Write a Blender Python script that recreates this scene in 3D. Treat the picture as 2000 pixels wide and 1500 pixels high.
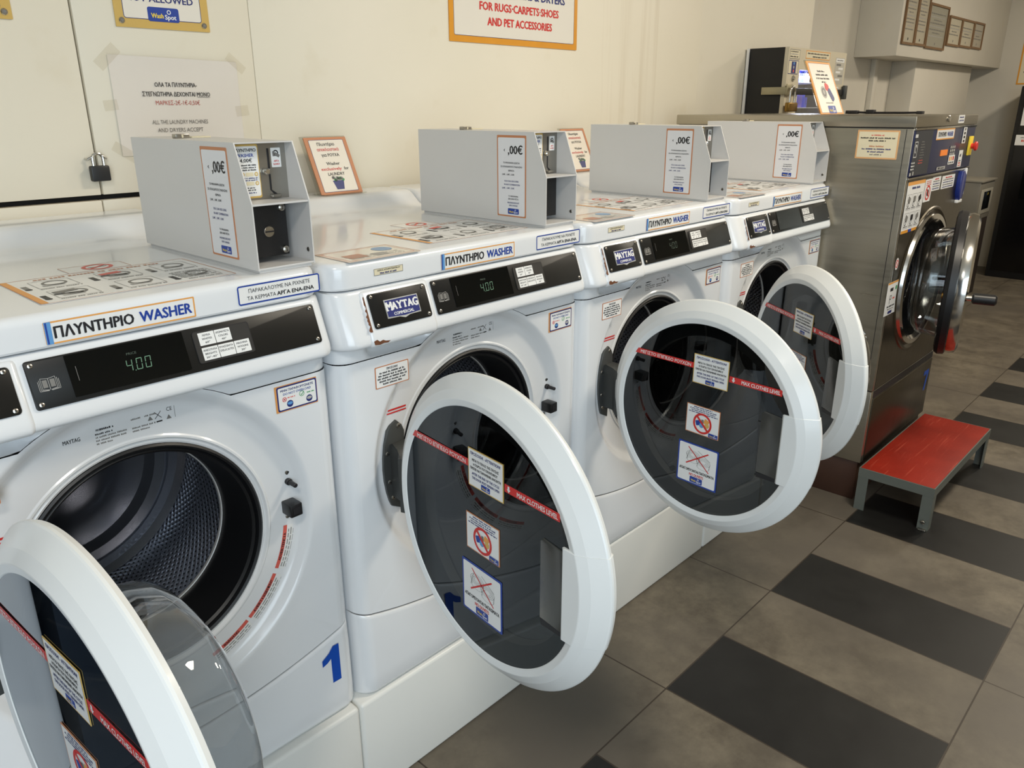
import bpy, bmesh, math, random
from mathutils import Vector, Matrix
R = math.radians
for o in list(bpy.data.objects):
    bpy.data.objects.remove(o, do_unlink=True)
scene = bpy.context.scene
COL = scene.collection
rnd = random.Random(7)

# ------------------------------------------------------------------ camera
YAW, PITCH, ROLL, FPX = .7542, -.3409, -.0029, 1527.1
cam = bpy.data.cameras.new('camera')
cam.sensor_width = 36; cam.lens = FPX / 2000 * 36; cam.clip_start = .02; cam.clip_end = 60
co = bpy.data.objects.new('camera', cam); COL.objects.link(co)
_f = Vector((math.cos(PITCH)*math.cos(YAW), math.cos(PITCH)*math.sin(YAW), math.sin(PITCH)))
_r = Vector((math.sin(YAW), -math.cos(YAW), 0)); _u = _r.cross(_f)
_r2 = _r*math.cos(ROLL) + _u*math.sin(ROLL); _u2 = -_r*math.sin(ROLL) + _u*math.cos(ROLL)
M = Matrix((_r2, _u2, -_f)).transposed().to_4x4(); M.translation = Vector((-.0546, -1.1218, 1.4128))
co.matrix_world = M
scene.camera = co

# ------------------------------------------------------------------ world, lights, exposure
w = bpy.data.worlds.new('world'); scene.world = w; w.use_nodes = True
w.node_tree.nodes['Background'].inputs[0].default_value = (.75, .88, 1, 1)
w.node_tree.nodes['Background'].inputs[1].default_value = .35
def area(name, loc, target, sx, sy, power, col):
    l = bpy.data.lights.new(name, 'AREA'); l.shape = 'RECTANGLE'; l.size = sx; l.size_y = sy
    l.energy = power; l.color = col
    o = bpy.data.objects.new(name, l); COL.objects.link(o); o.location = loc
    o.rotation_euler = (Vector(target) - Vector(loc)).to_track_quat('-Z', 'Y').to_euler()
    return o
WARM = (1, .90, .745)
area('ceiling_light_entry', (-.7, -1.5, 2.65), (-.7, -1.4, 0), .6, .3, 20, (1, .93, .84))
area('ceiling_light_near', (2.1, -1.05, 2.65), (2.1, -.95, 0), .55, .3, 34, WARM)
area('ceiling_light_middle', (4.4, -1.2, 2.65), (4.4, -1.0, 0), .55, .3, 36, WARM)
area('ceiling_light_far', (6.6, -1.0, 2.65), (6.6, -.8, 0), .55, .3, 38, WARM)
area('daylight_shopfront', (-1.3, -3.3, 1.45), (.6, 0, .7), 2.6, 2.2, 90, (.77, .89, 1))
scene.view_settings.view_transform = 'Standard'; scene.view_settings.look = 'None'
scene.view_settings.exposure = 0; scene.view_settings.gamma = 1; scene.view_settings.use_curve_mapping = False

# ------------------------------------------------------------------ materials
def lin(c):
    return tuple((v/255/12.92 if v/255 <= .04045 else ((v/255+.055)/1.055)**2.4) for v in c) + (1,)
MATS = {}
def mat(name, col, rough=.5, metal=0, coat=0, vary=.0, vscale=6, bump=0, bscale=60, emit=0, spec=.5):
    if name in MATS: return MATS[name]
    m = bpy.data.materials.new(name); m.use_nodes = True; nt = m.node_tree
    b = nt.nodes['Principled BSDF']; b.inputs['Base Color'].default_value = lin(col)
    b.inputs['Roughness'].default_value = rough; b.inputs['Metallic'].default_value = metal
    b.inputs['Coat Weight'].default_value = coat; b.inputs['Coat Roughness'].default_value = .08
    b.inputs['Specular IOR Level'].default_value = spec
    if emit:
        b.inputs['Emission Color'].default_value = lin(col); b.inputs['Emission Strength'].default_value = emit
    if vary or bump:
        tc = nt.nodes.new('ShaderNodeTexCoord')
    if vary:
        n = nt.nodes.new('ShaderNodeTexNoise'); n.inputs['Scale'].default_value = vscale; n.inputs['Detail'].default_value = 6
        nt.links.new(tc.outputs['Object'], n.inputs['Vector'])
        mx = nt.nodes.new('ShaderNodeMix'); mx.data_type = 'RGBA'
        nt.links.new(n.outputs['Fac'], mx.inputs[0])
        l = lin(col)
        mx.inputs[6].default_value = tuple(min(1, v*(1-vary)) for v in l[:3]) + (1,)
        mx.inputs[7].default_value = tuple(min(1, v*(1+vary)) for v in l[:3]) + (1,)
        nt.links.new(mx.outputs[2], b.inputs['Base Color'])
    if bump:
        n2 = nt.nodes.new('ShaderNodeTexNoise'); n2.inputs['Scale'].default_value = bscale
        nt.links.new(tc.outputs['Object'], n2.inputs['Vector'])
        bp = nt.nodes.new('ShaderNodeBump'); bp.inputs['Strength'].default_value = bump; bp.inputs['Distance'].default_value = .002
        nt.links.new(n2.outputs['Fac'], bp.inputs['Height']); nt.links.new(bp.outputs['Normal'], b.inputs['Normal'])
    MATS[name] = m; return m

def glass(name, tint, base=.04, rough=.0, glosscol=(1, 1, 1), power=5.0):
    m = bpy.data.materials.new(name); m.use_nodes = True; nt = m.node_tree; nt.nodes.clear()
    out = nt.nodes.new('ShaderNodeOutputMaterial'); mix = nt.nodes.new('ShaderNodeMixShader')
    t = nt.nodes.new('ShaderNodeBsdfTransparent'); t.inputs[0].default_value = tuple(tint) + (1,)
    g = nt.nodes.new('ShaderNodeBsdfGlossy'); g.inputs['Roughness'].default_value = rough; g.inputs[0].default_value = tuple(glosscol) + (1,)
    lw = nt.nodes.new('ShaderNodeLayerWeight'); lw.inputs[0].default_value = .5
    p = nt.nodes.new('ShaderNodeMath'); p.operation = 'POWER'; p.inputs[1].default_value = power
    nt.links.new(lw.outputs['Facing'], p.inputs[0])
    ma = nt.nodes.new('ShaderNodeMath'); ma.operation = 'MULTIPLY_ADD'; ma.inputs[1].default_value = 1-base; ma.inputs[2].default_value = base
    nt.links.new(p.outputs[0], ma.inputs[0]); nt.links.new(ma.outputs[0], mix.inputs[0])
    nt.links.new(t.outputs[0], mix.inputs[1]); nt.links.new(g.outputs[0], mix.inputs[2]); nt.links.new(mix.outputs[0], out.inputs[0])
    MATS[name] = m; return m

WHITE = mat('white_enamel', (226, 228, 230), .22, coat=.4, vary=.015, vscale=3)
DOORW = mat('white_door_plastic', (228, 230, 229), .3, coat=.15, vary=.01, vscale=4)
PLINTHW = mat('white_plinth_laminate', (222, 222, 217), .35, vary=.02, vscale=3)
BOXW = mat('light_grey_painted_steel', (207, 205, 202), .4, vary=.015, vscale=8)
BOXI = mat('pale_painted_steel_edge', (222, 222, 216), .4)
BLACK = mat('black_panel_plastic', (25, 25, 24), .36, vary=.1, vscale=30, spec=.28)
GLOSSB = mat('glossy_display_black', (9, 11, 11), .10, spec=.35)
RUBBER = mat('black_rubber_gasket', (17, 18, 21), .42, vary=.1, vscale=12)
DARKM = mat('dark_grey_hinge_metal', (74, 76, 75), .42, metal=.3, vary=.06, vscale=14)
CHROME = mat('polished_steel', (205, 203, 198), .16, metal=1)
SCREW = mat('screw_steel', (170, 166, 158), .3, metal=1)
ORANGE = mat('orange_print', (226, 160, 82), .5)
BROWNO = mat('terracotta_print', (192, 128, 88), .5)
GOLD = mat('gold_print', (206, 172, 96), .45)
AMBER = mat('amber_frame', (222, 152, 48), .4, vary=.08, vscale=20)
BLUE = mat('blue_print', (28, 62, 150), .45)
SKYB = mat('light_blue_print', (92, 150, 205), .5)
NAVY = mat('navy_print', (34, 44, 110), .45)
RED = mat('red_print', (205, 44, 40), .45)
PINKR = mat('faded_red_print', (214, 96, 84), .5)
INK = mat('black_print', (28, 27, 30), .5)
GREYI = mat('grey_print', (120, 118, 114), .5)
LGREY = mat('light_grey_print', (172, 170, 166), .5)
PAPER = mat('white_sticker_paper', (232, 232, 230), .35, coat=.2)
CREAM = mat('cream_sticker_paper', (224, 214, 184), .4)
GREEN = mat('green_print', (50, 150, 84), .5)
YEL = mat('yellow_print', (238, 208, 60), .5)
LED = mat('green_led_digits', (96, 132, 108), .5, emit=.12)
LEDD = mat('dim_led_digits', (70, 84, 74), .5, emit=.03)
RUST = mat('rust_and_flaked_paint', (104, 62, 36), .8, vary=.35, vscale=120)
DGLASS = glass('smoked_door_glass', (.045, .048, .05), .06, 0, (.9, .95, 1))
BGLASS = glass('clear_glass_bowl', (.70, .72, .73), .05, .01, power=3.2)
SMOKE = mat('smoky_handle_plastic', (66, 66, 63), .22, coat=.3)
CLEAR = glass('clear_acrylic', (.86, .87, .85), .06, .05)
TAPE = glass('clear_adhesive_tape', (.955, .945, .92), .07, .35)
BRASS = mat('brass', (150, 118, 62), .3, metal=.9, vary=.12, vscale=60)

# ------------------------------------------------------------------ mesh helpers
OFF = Vector((0, 0, 0))
def obj(name, bm, mats, parent=None, off=None, recalc=True, flat=False, ang=.62):
    bmesh.ops.remove_doubles(bm, verts=bm.verts, dist=1e-6)
    if recalc: bmesh.ops.recalc_face_normals(bm, faces=bm.faces)
    d = OFF if off is None else Vector(off)
    if d.length: bmesh.ops.translate(bm, verts=bm.verts, vec=d)
    for f in bm.faces: f.smooth = not flat
    for e in bm.edges:
        if len(e.link_faces) == 2 and e.calc_face_angle(0) > ang: e.smooth = False
    me = bpy.data.meshes.new(name); bm.to_mesh(me); bm.free()
    for m in (mats if isinstance(mats, (list, tuple)) else [mats]): me.materials.append(m)
    o = bpy.data.objects.new(name, me); COL.objects.link(o)
    if parent: o.parent = parent
    return o
def thing(name, label, cat, loc=(0, 0, 0), rz=0, group=None):
    o = bpy.data.objects.new(name, None); COL.objects.link(o); o.empty_display_size = .05
    o.location = loc; o.rotation_euler = (0, 0, rz); o['label'] = label; o['category'] = cat
    if group: o['group'] = group
    return o
def tag(o, label, cat, group=None):
    o['label'] = label; o['category'] = cat
    if group: o['group'] = group
    return o
def struct(name, bm, m, **k):
    o = obj(name, bm, m, **k); o['kind'] = 'structure'; return o
def face(bm, vs, mi=0):
    try:
        f = bm.faces.new(vs); f.material_index = mi; return f
    except ValueError: return None
def grid(bm, P, mi=0, closeu=False, closev=False):
    V = [[bm.verts.new(p) for p in row] for row in P]; n, m = len(V), len(V[0])
    for i in range(n if closeu else n-1):
        for j in range(m if closev else m-1):
            face(bm, (V[i][j], V[(i+1) % n][j], V[(i+1) % n][(j+1) % m], V[i][(j+1) % m]), mi)
    return V
def box(bm, x0, x1, y0, y1, z0, z1, bev=0, mi=0, seg=2):
    r = bmesh.ops.create_cube(bm, size=1)
    bmesh.ops.scale(bm, vec=(x1-x0, y1-y0, z1-z0), verts=r['verts'])
    bmesh.ops.translate(bm, vec=((x0+x1)/2, (y0+y1)/2, (z0+z1)/2), verts=r['verts'])
    fs = set(f for v in r['verts'] for f in v.link_faces)
    for f in fs: f.material_index = mi
    if bev:
        es = list(set(e for v in r['verts'] for e in v.link_edges))
        bmesh.ops.bevel(bm, geom=es, offset=bev, segments=seg, affect='EDGES', profile=.5, material=-1)
def frame3(axis):
    a = Vector(axis).normalized(); t = Vector((0, 0, 1)) if abs(a.z) < .9 else Vector((1, 0, 0))
    u = t.cross(a).normalized(); return u, a.cross(u), a
def cyl(bm, c, axis, r, h, n=24, mi=0, r2=None, bev=0):
    u, v, a = frame3(axis); c = Vector(c); r2 = r if r2 is None else r2
    prof = [(0, 0), (r-bev, 0), (r, bev), (r2, h-bev), (r2-bev, h), (0, h)] if bev else [(0, 0), (r, 0), (r2, h), (0, h)]
    revolve(bm, prof, c, u, v, a, n, mi)
def revolve(bm, prof, c, u, v, a, n=48, mi=0, a0=0, a1=None):
    c = Vector(c); full = a1 is None; k = n if full else n+1
    rows = []
    for i in range(k):
        th = a0 + (2*math.pi if full else (a1-a0))*i/n
        d = u*math.cos(th) + v*math.sin(th)
        rows.append([c + d*r + a*h for r, h in prof])
    grid(bm, rows, mi, closeu=full)
def tube(bm, pts, r, n=10, mi=0, cap=True):
    pts = [Vector(p) for p in pts]; rows = []
    for i, p in enumerate(pts):
        t = (pts[min(i+1, len(pts)-1)] - pts[max(i-1, 0)]).normalized()
        u, v, a = frame3(t)
        if rows:
            pu = prev - t*prev.dot(t)
            if pu.length > 1e-6: u = pu.normalized(); v = t.cross(u)
        prev = u
        rows.append([p + u*r*math.cos(2*math.pi*j/n) + v*r*math.sin(2*math.pi*j/n) for j in range(n)])
    V = grid(bm, rows, mi, closev=True)
    if cap:
        face(bm, V[0][::-1], mi); face(bm, V[-1], mi)
def prism(bm, pts, o, u, v, n, h, mi=0, bev=0):
    """2-D outline pts in frame (o,u,v) pushed along n by h"""
    o, u, v, n = Vector(o), Vector(u), Vector(v), Vector(n)
    A = [bm.verts.new(o+u*a+v*b) for a, b in pts]; B = [bm.verts.new(o+u*a+v*b+n*h) for a, b in pts]
    k = len(pts); fs = [face(bm, A[::-1], mi), face(bm, B, mi)]
    for i in range(k): fs.append(face(bm, (A[i], A[(i+1) % k], B[(i+1) % k], B[i]), mi))
    if bev:
        es = [e for e in fs[1].edges]
        bmesh.ops.bevel(bm, geom=es, offset=bev, segments=2, affect='EDGES', profile=.5, material=-1)
def rrect(w, h, r, n=5):
    if r <= 0: return [(-w/2, -h/2), (w/2, -h/2), (w/2, h/2), (-w/2, h/2)]
    pts = []
    for cx, cy, a in ((w/2-r, -h/2+r, -90), (w/2-r, h/2-r, 0), (-w/2+r, h/2-r, 90), (-w/2+r, -h/2+r, 180)):
        for i in range(n+1):
            t = R(a+90*i/n); pts.append((cx+r*math.cos(t), cy+r*math.sin(t)))
    return pts

# ------------------------------------------------------------------ lettering
TXT = {}
# letters that look the same in both alphabets are set with the cleaner Latin outlines
SAME = str.maketrans('ΑΒΕΖΗΙΚΜΝΟΡΤΥΧκπ', 'ABEZHIKMNOPTYXкп')
def text_geo(s):
    k = s
    if k in TXT: return TXT[k]
    cu = bpy.data.curves.new('t', 'FONT'); cu.body = s; cu.size = 1; cu.resolution_u = 2
    o = bpy.data.objects.new('t', cu); COL.objects.link(o)
    dg = bpy.context.evaluated_depsgraph_get(); ev = o.evaluated_get(dg); me = ev.to_mesh()
    vs = [(v.co.x, v.co.y) for v in me.vertices]; fs = [tuple(p.vertices) for p in me.polygons]
    ev.to_mesh_clear(); bpy.data.objects.remove(o); bpy.data.curves.remove(cu)
    if not vs: vs = [(0, 0)]
    xs = [v[0] for v in vs]
    TXT[k] = (vs, fs, min(xs), max(xs)); return TXT[k]
CAP = .73
class Dec:
    """a printed sheet: base slab plus printed layers, all one mesh"""
    def __init__(s, w, h, base=None, rad=0, thick=.0006):
        s.bm = bmesh.new(); s.mats = []; s.t = thick; s.w, s.h = w, h; s.step = .00016
        if base:
            pts = rrect(w, h, rad); mi = s.mi(base)
            A = [s.bm.verts.new((a, b, 0)) for a, b in pts]; B = [s.bm.verts.new((a, b, thick)) for a, b in pts]
            face(s.bm, B, mi); k = len(pts)
            for i in range(k): face(s.bm, (A[i], A[(i+1) % k], B[(i+1) % k], B[i]), mi)
    def mi(s, m):
        if m not in s.mats: s.mats.append(m)
        return s.mats.index(m)
    def z(s, l): return s.t + s.step*l
    def poly(s, pts, m, l=1):
        return face(s.bm, [s.bm.verts.new((a, b, s.z(l))) for a, b in pts], s.mi(m))
    def rect(s, cx, cy, w, h, m, l=1, r=0, rot=0):
        c, n = math.cos(rot), math.sin(rot)
        s.poly([(cx+a*c-b*n, cy+a*n+b*c) for a, b in rrect(w, h, r, 4)], m, l)
    def line(s, x0, y0, x1, y1, t, m, l=2):
        s.rect((x0+x1)/2, (y0+y1)/2, math.hypot(x1-x0, y1-y0), t, m, l, 0, math.atan2(y1-y0, x1-x0))
    def disc(s, cx, cy, r, m, l=1, n=24, ry=None):
        s.poly([(cx+r*math.cos(2*math.pi*i/n), cy+(ry or r)*math.sin(2*math.pi*i/n)) for i in range(n)], m, l)
    def ring(s, cx, cy, r0, r1, m, l=2, n=32, ys=1, a0=0, a1=2*math.pi):
        mi = s.mi(m); P = [[(cx+r*math.cos(a0+(a1-a0)*i/n), cy+ys*r*math.sin(a0+(a1-a0)*i/n), s.z(l)) for r in (r0, r1)] for i in range(n+1)]
        grid(s.bm, P, mi)
    def border(s, w, h, t, m, l=1, r=0, cx=0, cy=0):
        a, b = rrect(w, h, max(r, 1e-5), 4), rrect(w-2*t, h-2*t, max(r-t, 1e-5), 4)
        P = [[(p[0]+cx, p[1]+cy, s.z(l)), (q[0]+cx, q[1]+cy, s.z(l))] for p, q in zip(a, b)]
        grid(s.bm, P, s.mi(m), closeu=True)
    def text(s, st, cx, cy, cap, m, width=None, bold=.0, l=3, rot=0, slant=0, al='c'):
        st = st.translate(SAME); phi = st.find('Φ'); st = st.replace('Φ', 'O')
        vs, fs, x0, x1 = text_geo(st); k = cap/CAP
        kx = width/(x1-x0) if width else k
        xc = (x0+x1)/2 if al == 'c' else x0
        c, n = math.cos(rot), math.sin(rot); mi = s.mi(m); e = bold*k*1.5
        for q, (ea, eb) in enumerate(((0, 0),) if not bold else ((-e, 0), (e, 0), (0, e*.6), (0, -e*.6))):
            V = []
            for a, b in vs:
                a2 = (a-xc)*kx + b*k*slant + ea; b2 = (b-CAP/2)*k + eb
                V.append(s.bm.verts.new((cx+a2*c-b2*n, cy+a2*n+b2*c, s.z(l)+q*2e-5)))
            for f in fs: face(s.bm, [V[i] for i in f], mi)
        if phi > 0:
            px = ((text_geo(st[:phi])[3]+text_geo(st[:phi+1])[3])/2+.02-xc)*kx; s.rect(cx+px*c, cy+px*n, cap*.16, cap*1.12, m, l, 0, rot)
    def bars(s, cx, cy, w, h, m, l=3, seed=0, al='c'):
        """a line of print too small to read"""
        r = random.Random(seed*131+int(abs(cx*9000))+int(abs(cy*70000))); x = cx-w/2 if al == 'c' else cx; e = x+w
        while x < e-.2*h:
            for q in range(r.randint(2, 7)):
                cw = h*r.uniform(.4, .62)
                if x+cw > e: x = e; break
                hh = h*r.choice((1, 1, .8))
                s.rect(x+cw/2, cy-(h-hh)/2, cw, hh*.8, m, l); x += cw+h*.16
            x += h*.5
    def logo(s, cx, cy, w, h, l=2):
        s.rect(cx, cy, w, h, BLUE, l, h*.15)
        s.text('Wash', cx-w*.2, cy-h*.08, h*.34, YEL, w*.38, .02, l+1)
        s.text('Spot', cx+w*.22, cy-h*.14, h*.34, PAPER, w*.36, .02, l+1)
        s.ring(cx+w*.18, cy+h*.2, h*.1, h*.16, PAPER, l+1, 14)
    def build(s, name, parent, o, u, v, off=None):
        o, u, v = Vector(o), Vector(u).normalized(), Vector(v).normalized(); n = u.cross(v)
        mt = Matrix((u, v, n)).transposed().to_4x4(); mt.translation = o
        bmesh.ops.transform(s.bm, matrix=mt, verts=s.bm.verts)
        return obj(name, s.bm, s.mats, parent, off, recalc=False, flat=True)
X, Y, Z = Vector((1, 0, 0)), Vector((0, 1, 0)), Vector((0, 0, 1))

# ------------------------------------------------------------------ room
def node_mat(name):
    m = bpy.data.materials.new(name); m.use_nodes = True; nt = m.node_tree
    b = nt.nodes['Principled BSDF']; tc = nt.nodes.new('ShaderNodeTexCoord')
    def N(t, **k):
        n = nt.nodes.new('ShaderNode'+t)
        for a, v in k.items(): setattr(n, a, v)
        return n
    def math_(op, a, b_=None, c=None):
        n = N('Math', operation=op)
        for i, q in enumerate((a, b_, c)):
            if q is None: continue
            if isinstance(q, (int, float)): n.inputs[i].default_value = q
            else: nt.links.new(q, n.inputs[i])
        return n.outputs[0]
    def mix(f, a, b_):
        n = N('Mix', data_type='RGBA')
        for i, q in ((0, f), (6, a), (7, b_)):
            if isinstance(q, (int, float)): n.inputs[i].default_value = q
            elif isinstance(q, tuple): n.inputs[i].default_value = q
            else: nt.links.new(q, n.inputs[i])
        return n.outputs[2]
    def noise(scale, detail=5, vec=None, rough=.5):
        n = N('TexNoise'); n.inputs['Scale'].default_value = scale; n.inputs['Detail'].default_value = detail
        n.inputs['Roughness'].default_value = rough
        nt.links.new(vec or tc.outputs['Object'], n.inputs['Vector']); return n.outputs['Fac']
    def ramp(f, p0, p1):
        n = N('MapRange'); n.inputs[1].default_value = p0; n.inputs[2].default_value = p1
        nt.links.new(f, n.inputs[0]); return n.outputs[0]
    return m, nt, b, tc, math_, mix, noise, ramp, N

# floor: 59 cm stone tiles beside the machines, then a lane of alternating dark and light half tiles
FLOOR, nt, b, tc, mth, mix, noise, ramp, N = node_mat('stone_tile_floor')
sp = N('SeparateXYZ'); nt.links.new(tc.outputs['Object'], sp.inputs[0]); x, y = sp.outputs[0], sp.outputs[1]
PER = .589; L1, L2 = -.290, -.879
fx = mth('FRACT', mth('DIVIDE', mth('SUBTRACT', x, 1.406), PER))
lane = mth('MULTIPLY', mth('LESS_THAN', y, L1), mth('GREATER_THAN', y, L2))
dark = mth('MULTIPLY', mth('LESS_THAN', fx, .5), lane)
def near(v, c, wd): return mth('LESS_THAN', mth('ABSOLUTE', mth('SUBTRACT', v, c)), wd)
g = mth('MAXIMUM', near(fx, 0, .0035), near(fx, 1, .0035))
g = mth('MAXIMUM', g, mth('MULTIPLY', near(fx, .5, .0035), lane))
g = mth('MAXIMUM', g, mth('MAXIMUM', near(y, L1, .002), near(y, L2, .002)))
g = mth('MAXIMUM', g, mth('MAXIMUM', near(y, L2-PER, .002), near(y, L1+PER, .002)))
n1, n2, n3 = noise(4.5, 8, rough=.62), noise(22, 6, rough=.6), noise(1.3, 3)
n5 = noise(9, 8, rough=.75)
mott = mth('ADD', mth('MULTIPLY', n1, .5), mth('ADD', mth('MULTIPLY', n2, .2), mth('MULTIPLY', n5, .3)))
lightc = mix(ramp(mott, .40, .62), lin((82, 75, 64)), lin((120, 112, 97)))
lightc = mix(ramp(n3, .35, .7), lightc, lin((92, 86, 78)))
mps = N('Mapping'); mps.inputs['Scale'].default_value = (14, 14, 14); nt.links.new(tc.outputs['Object'], mps.inputs[0]); n6 = noise(1, 9, mps.outputs[0], .8)
lightc = mix(mth('MULTIPLY', ramp(n6, .66, .74), .35), lightc, lin((148, 140, 126)))
darkc = mix(ramp(mott, .35, .68), lin((20, 20, 20)), lin((31, 31, 30)))
c = mix(dark, lightc, darkc); c = mix(g, c, lin((58, 50, 42)))
nt.links.new(c, b.inputs['Base Color'])
b.inputs['Specular IOR Level'].default_value = .3
rg = N('MapRange'); rg.inputs[3].default_value = .34; rg.inputs[4].default_value = .55
nt.links.new(n1, rg.inputs[0]); nt.links.new(rg.outputs[0], b.inputs['Roughness'])
bp = N('Bump'); bp.inputs['Strength'].default_value = .25; bp.inputs['Distance'].default_value = .002
nt.links.new(mth('SUBTRACT', mth('MULTIPLY', n2, .3), g), bp.inputs['Height']); nt.links.new(bp.outputs[0], b.inputs['Normal'])

def wall_mat(name, a, c2, streak):
    m, nt, b, tc, mth, mix, noise, ramp, N = node_mat(name)
    n1 = noise(1.6, 5); n2 = noise(9, 6)
    col = mix(ramp(n1, .3, .7), lin(a), lin(c2))
    mp = N('Mapping'); mp.inputs['Scale'].default_value = (26, 26, .8); nt.links.new(tc.outputs['Object'], mp.inputs[0])
    st = noise(1, 3, mp.outputs[0])
    sp = N('SeparateXYZ'); nt.links.new(tc.outputs['Object'], sp.inputs[0])
    band = mth('MULTIPLY', mth('GREATER_THAN', sp.outputs[0], 2.42), mth('LESS_THAN', sp.outputs[0], 2.78))
    col = mix(mth('MULTIPLY', mth('MULTIPLY', band, ramp(st, .5, .75)), streak), col, lin((176, 156, 122)))
    col = mix(mth('MULTIPLY', ramp(n2, .62, .8), .25), col, lin((206, 192, 160)))
    nt.links.new(col, b.inputs['Base Color']); b.inputs['Roughness'].default_value = .42
    return m
WALL = wall_mat('cream_painted_wall', (226, 219, 200), (231, 223, 205), .28)
WALLB = wall_mat('pale_painted_wall', (214, 208, 194), (205, 199, 186), 0)
GAPM = mat('dark_gap', (24, 21, 19), .8, vary=.1)
CEIL = mat('white_ceiling', (225, 222, 214), .7, vary=.01)

def bx(name, a, m, bev=0, fn=None, **k):
    bm = bmesh.new(); box(bm, *a, bev=bev)
    return (fn or obj)(name, bm, m, **k)
bx('floor', (-3.2, 8.4, -3.4, 1.6, -.05, 0), FLOOR, fn=struct)
bx('ceiling', (-3.2, 8.4, -3.4, 1.6, 2.75, 2.8), CEIL, fn=struct)
bm = bmesh.new()
box(bm, -3.2, -2.9, -3.45, -3.4, 0, 2.75); box(bm, .3, 8.4, -3.45, -3.4, 0, 2.75); box(bm, -2.9, .3, -3.45, -3.4, 2.55, 2.75); box(bm, -2.9, .3, -3.45, -3.4, 0, .1)
struct('wall_front', bm, WALLB)
bm = bmesh.new(); box(bm, -2.9, .3, -3.43, -3.42, .1, 2.55)
struct('window_1', bm, glass('shop_window_glass', (.95, .97, .96), .04))
# back wall: main board, then the recessed stretches toward the far end
bx('wall_back', (1.02, 3.10, .75, .80, 0, 2.75), WALL, fn=struct, bev=.001)
bx('wall_back_cavity', (-3.2, 1.02, .78, .80, 0, 2.75), GAPM, fn=struct)
bx('door_1', (-3.2, .6145, .75, .779, 1.2315, 2.75), WALL, fn=struct, bev=.0015)
bx('door_2', (.6195, 1.0185, .75, .779, 1.2315, 2.75), WALL, fn=struct, bev=.0015)
bx('trim_1', (-3.2, .6135, .752, .779, 0, 1.2195), WALL, fn=struct, bev=.0015)
bx('trim_2', (.6165, 1.0185, .752, .779, 0, 1.2195), WALL, fn=struct, bev=.0015)
bx('wall_back_recess', (3.10, 4.49, .885, 1.25, 0, 2.75), WALL, fn=struct)
bx('wall_back_far', (4.49, 8.2, 1.07, 1.25, 0, 2.75), WALLB, fn=struct)
bx('wall_right', (8.2, 8.25, -3.4, 1.25, 0, 2.75), WALLB, fn=struct)
bx('trim_3', (5.93, 6.0, 1.035, 1.07, 0, 2.75), WALLB, fn=struct, bev=.004)
# boxed-in beam on the far wall and the pier under it
bx('trim_4', (5.605, 8.2, .80, 1.07, 1.715, 2.75), WALLB, fn=struct, bev=.004)
bx('trim_5', (6.34, 7.75, .90, 1.07, 0, 1.715), WALLB, fn=struct, bev=.004)
bx('unseen_dark_block', (-.66, -.03, .05, .745, 0, 1.08), mat('navy_reflection_block', (34, 46, 60), .5, vary=.1), fn=struct)  # unseen dark block, added for the first door's glass to reflect
bx('wall_left', (-3.2, -3.15, -3.4, .79, 0, 2.75), mat('slate_blue_wall', (54, 66, 78), .6, vary=.08), fn=struct)

# ------------------------------------------------------------------ plinths under the washers
for i, (x0, x1, lab) in enumerate(((-.02, .6715, 'white boxed plinth under the washer numbered 1, nearest the camera'),
                     (.6755, 2.068, 'long white boxed plinth under the second and third white washers'),
                     (2.072, 2.757, 'short white plinth under the fourth washer beside the stainless machine'))):
    bm = bmesh.new(); box(bm, x0, x1, -.008, .735, 0, .25, bev=.008, seg=3)
    tag(obj('plinth', bm, PLINTHW), lab, 'plinth', 'white plinths under the washers')

# ------------------------------------------------------------------ washer
W, PITCH_X, ZB = .686, .69, .2505
OFF = Vector((0, 0, -ZB))
def rnd_in(x, r, w=W):
    d = min(x, w-x)
    return 0 if d >= r else r - math.sqrt(max(0, r*r-(r-d)**2))
def stations(x0, x1, r, extra=()):
    s = [x0, x1]
    for k in range(1, 9):
        d = r*(1-math.cos(R(90*k/8))); s += [x0+d, x1-d]
    return sorted(set(round(v, 6) for v in s+[e for e in extra if x0 < e < x1]))
def smooth(a, b, x):
    t = max(0, min(1, (x-a)/(b-a))); return t*t*(3-2*t)
def arc(cy, cz, r, a0, a1, n=5):
    return [(cy+r*math.cos(R(a0+(a1-a0)*i/n)), cz+r*math.sin(R(a0+(a1-a0)*i/n))) for i in range(n+1)]

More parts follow.
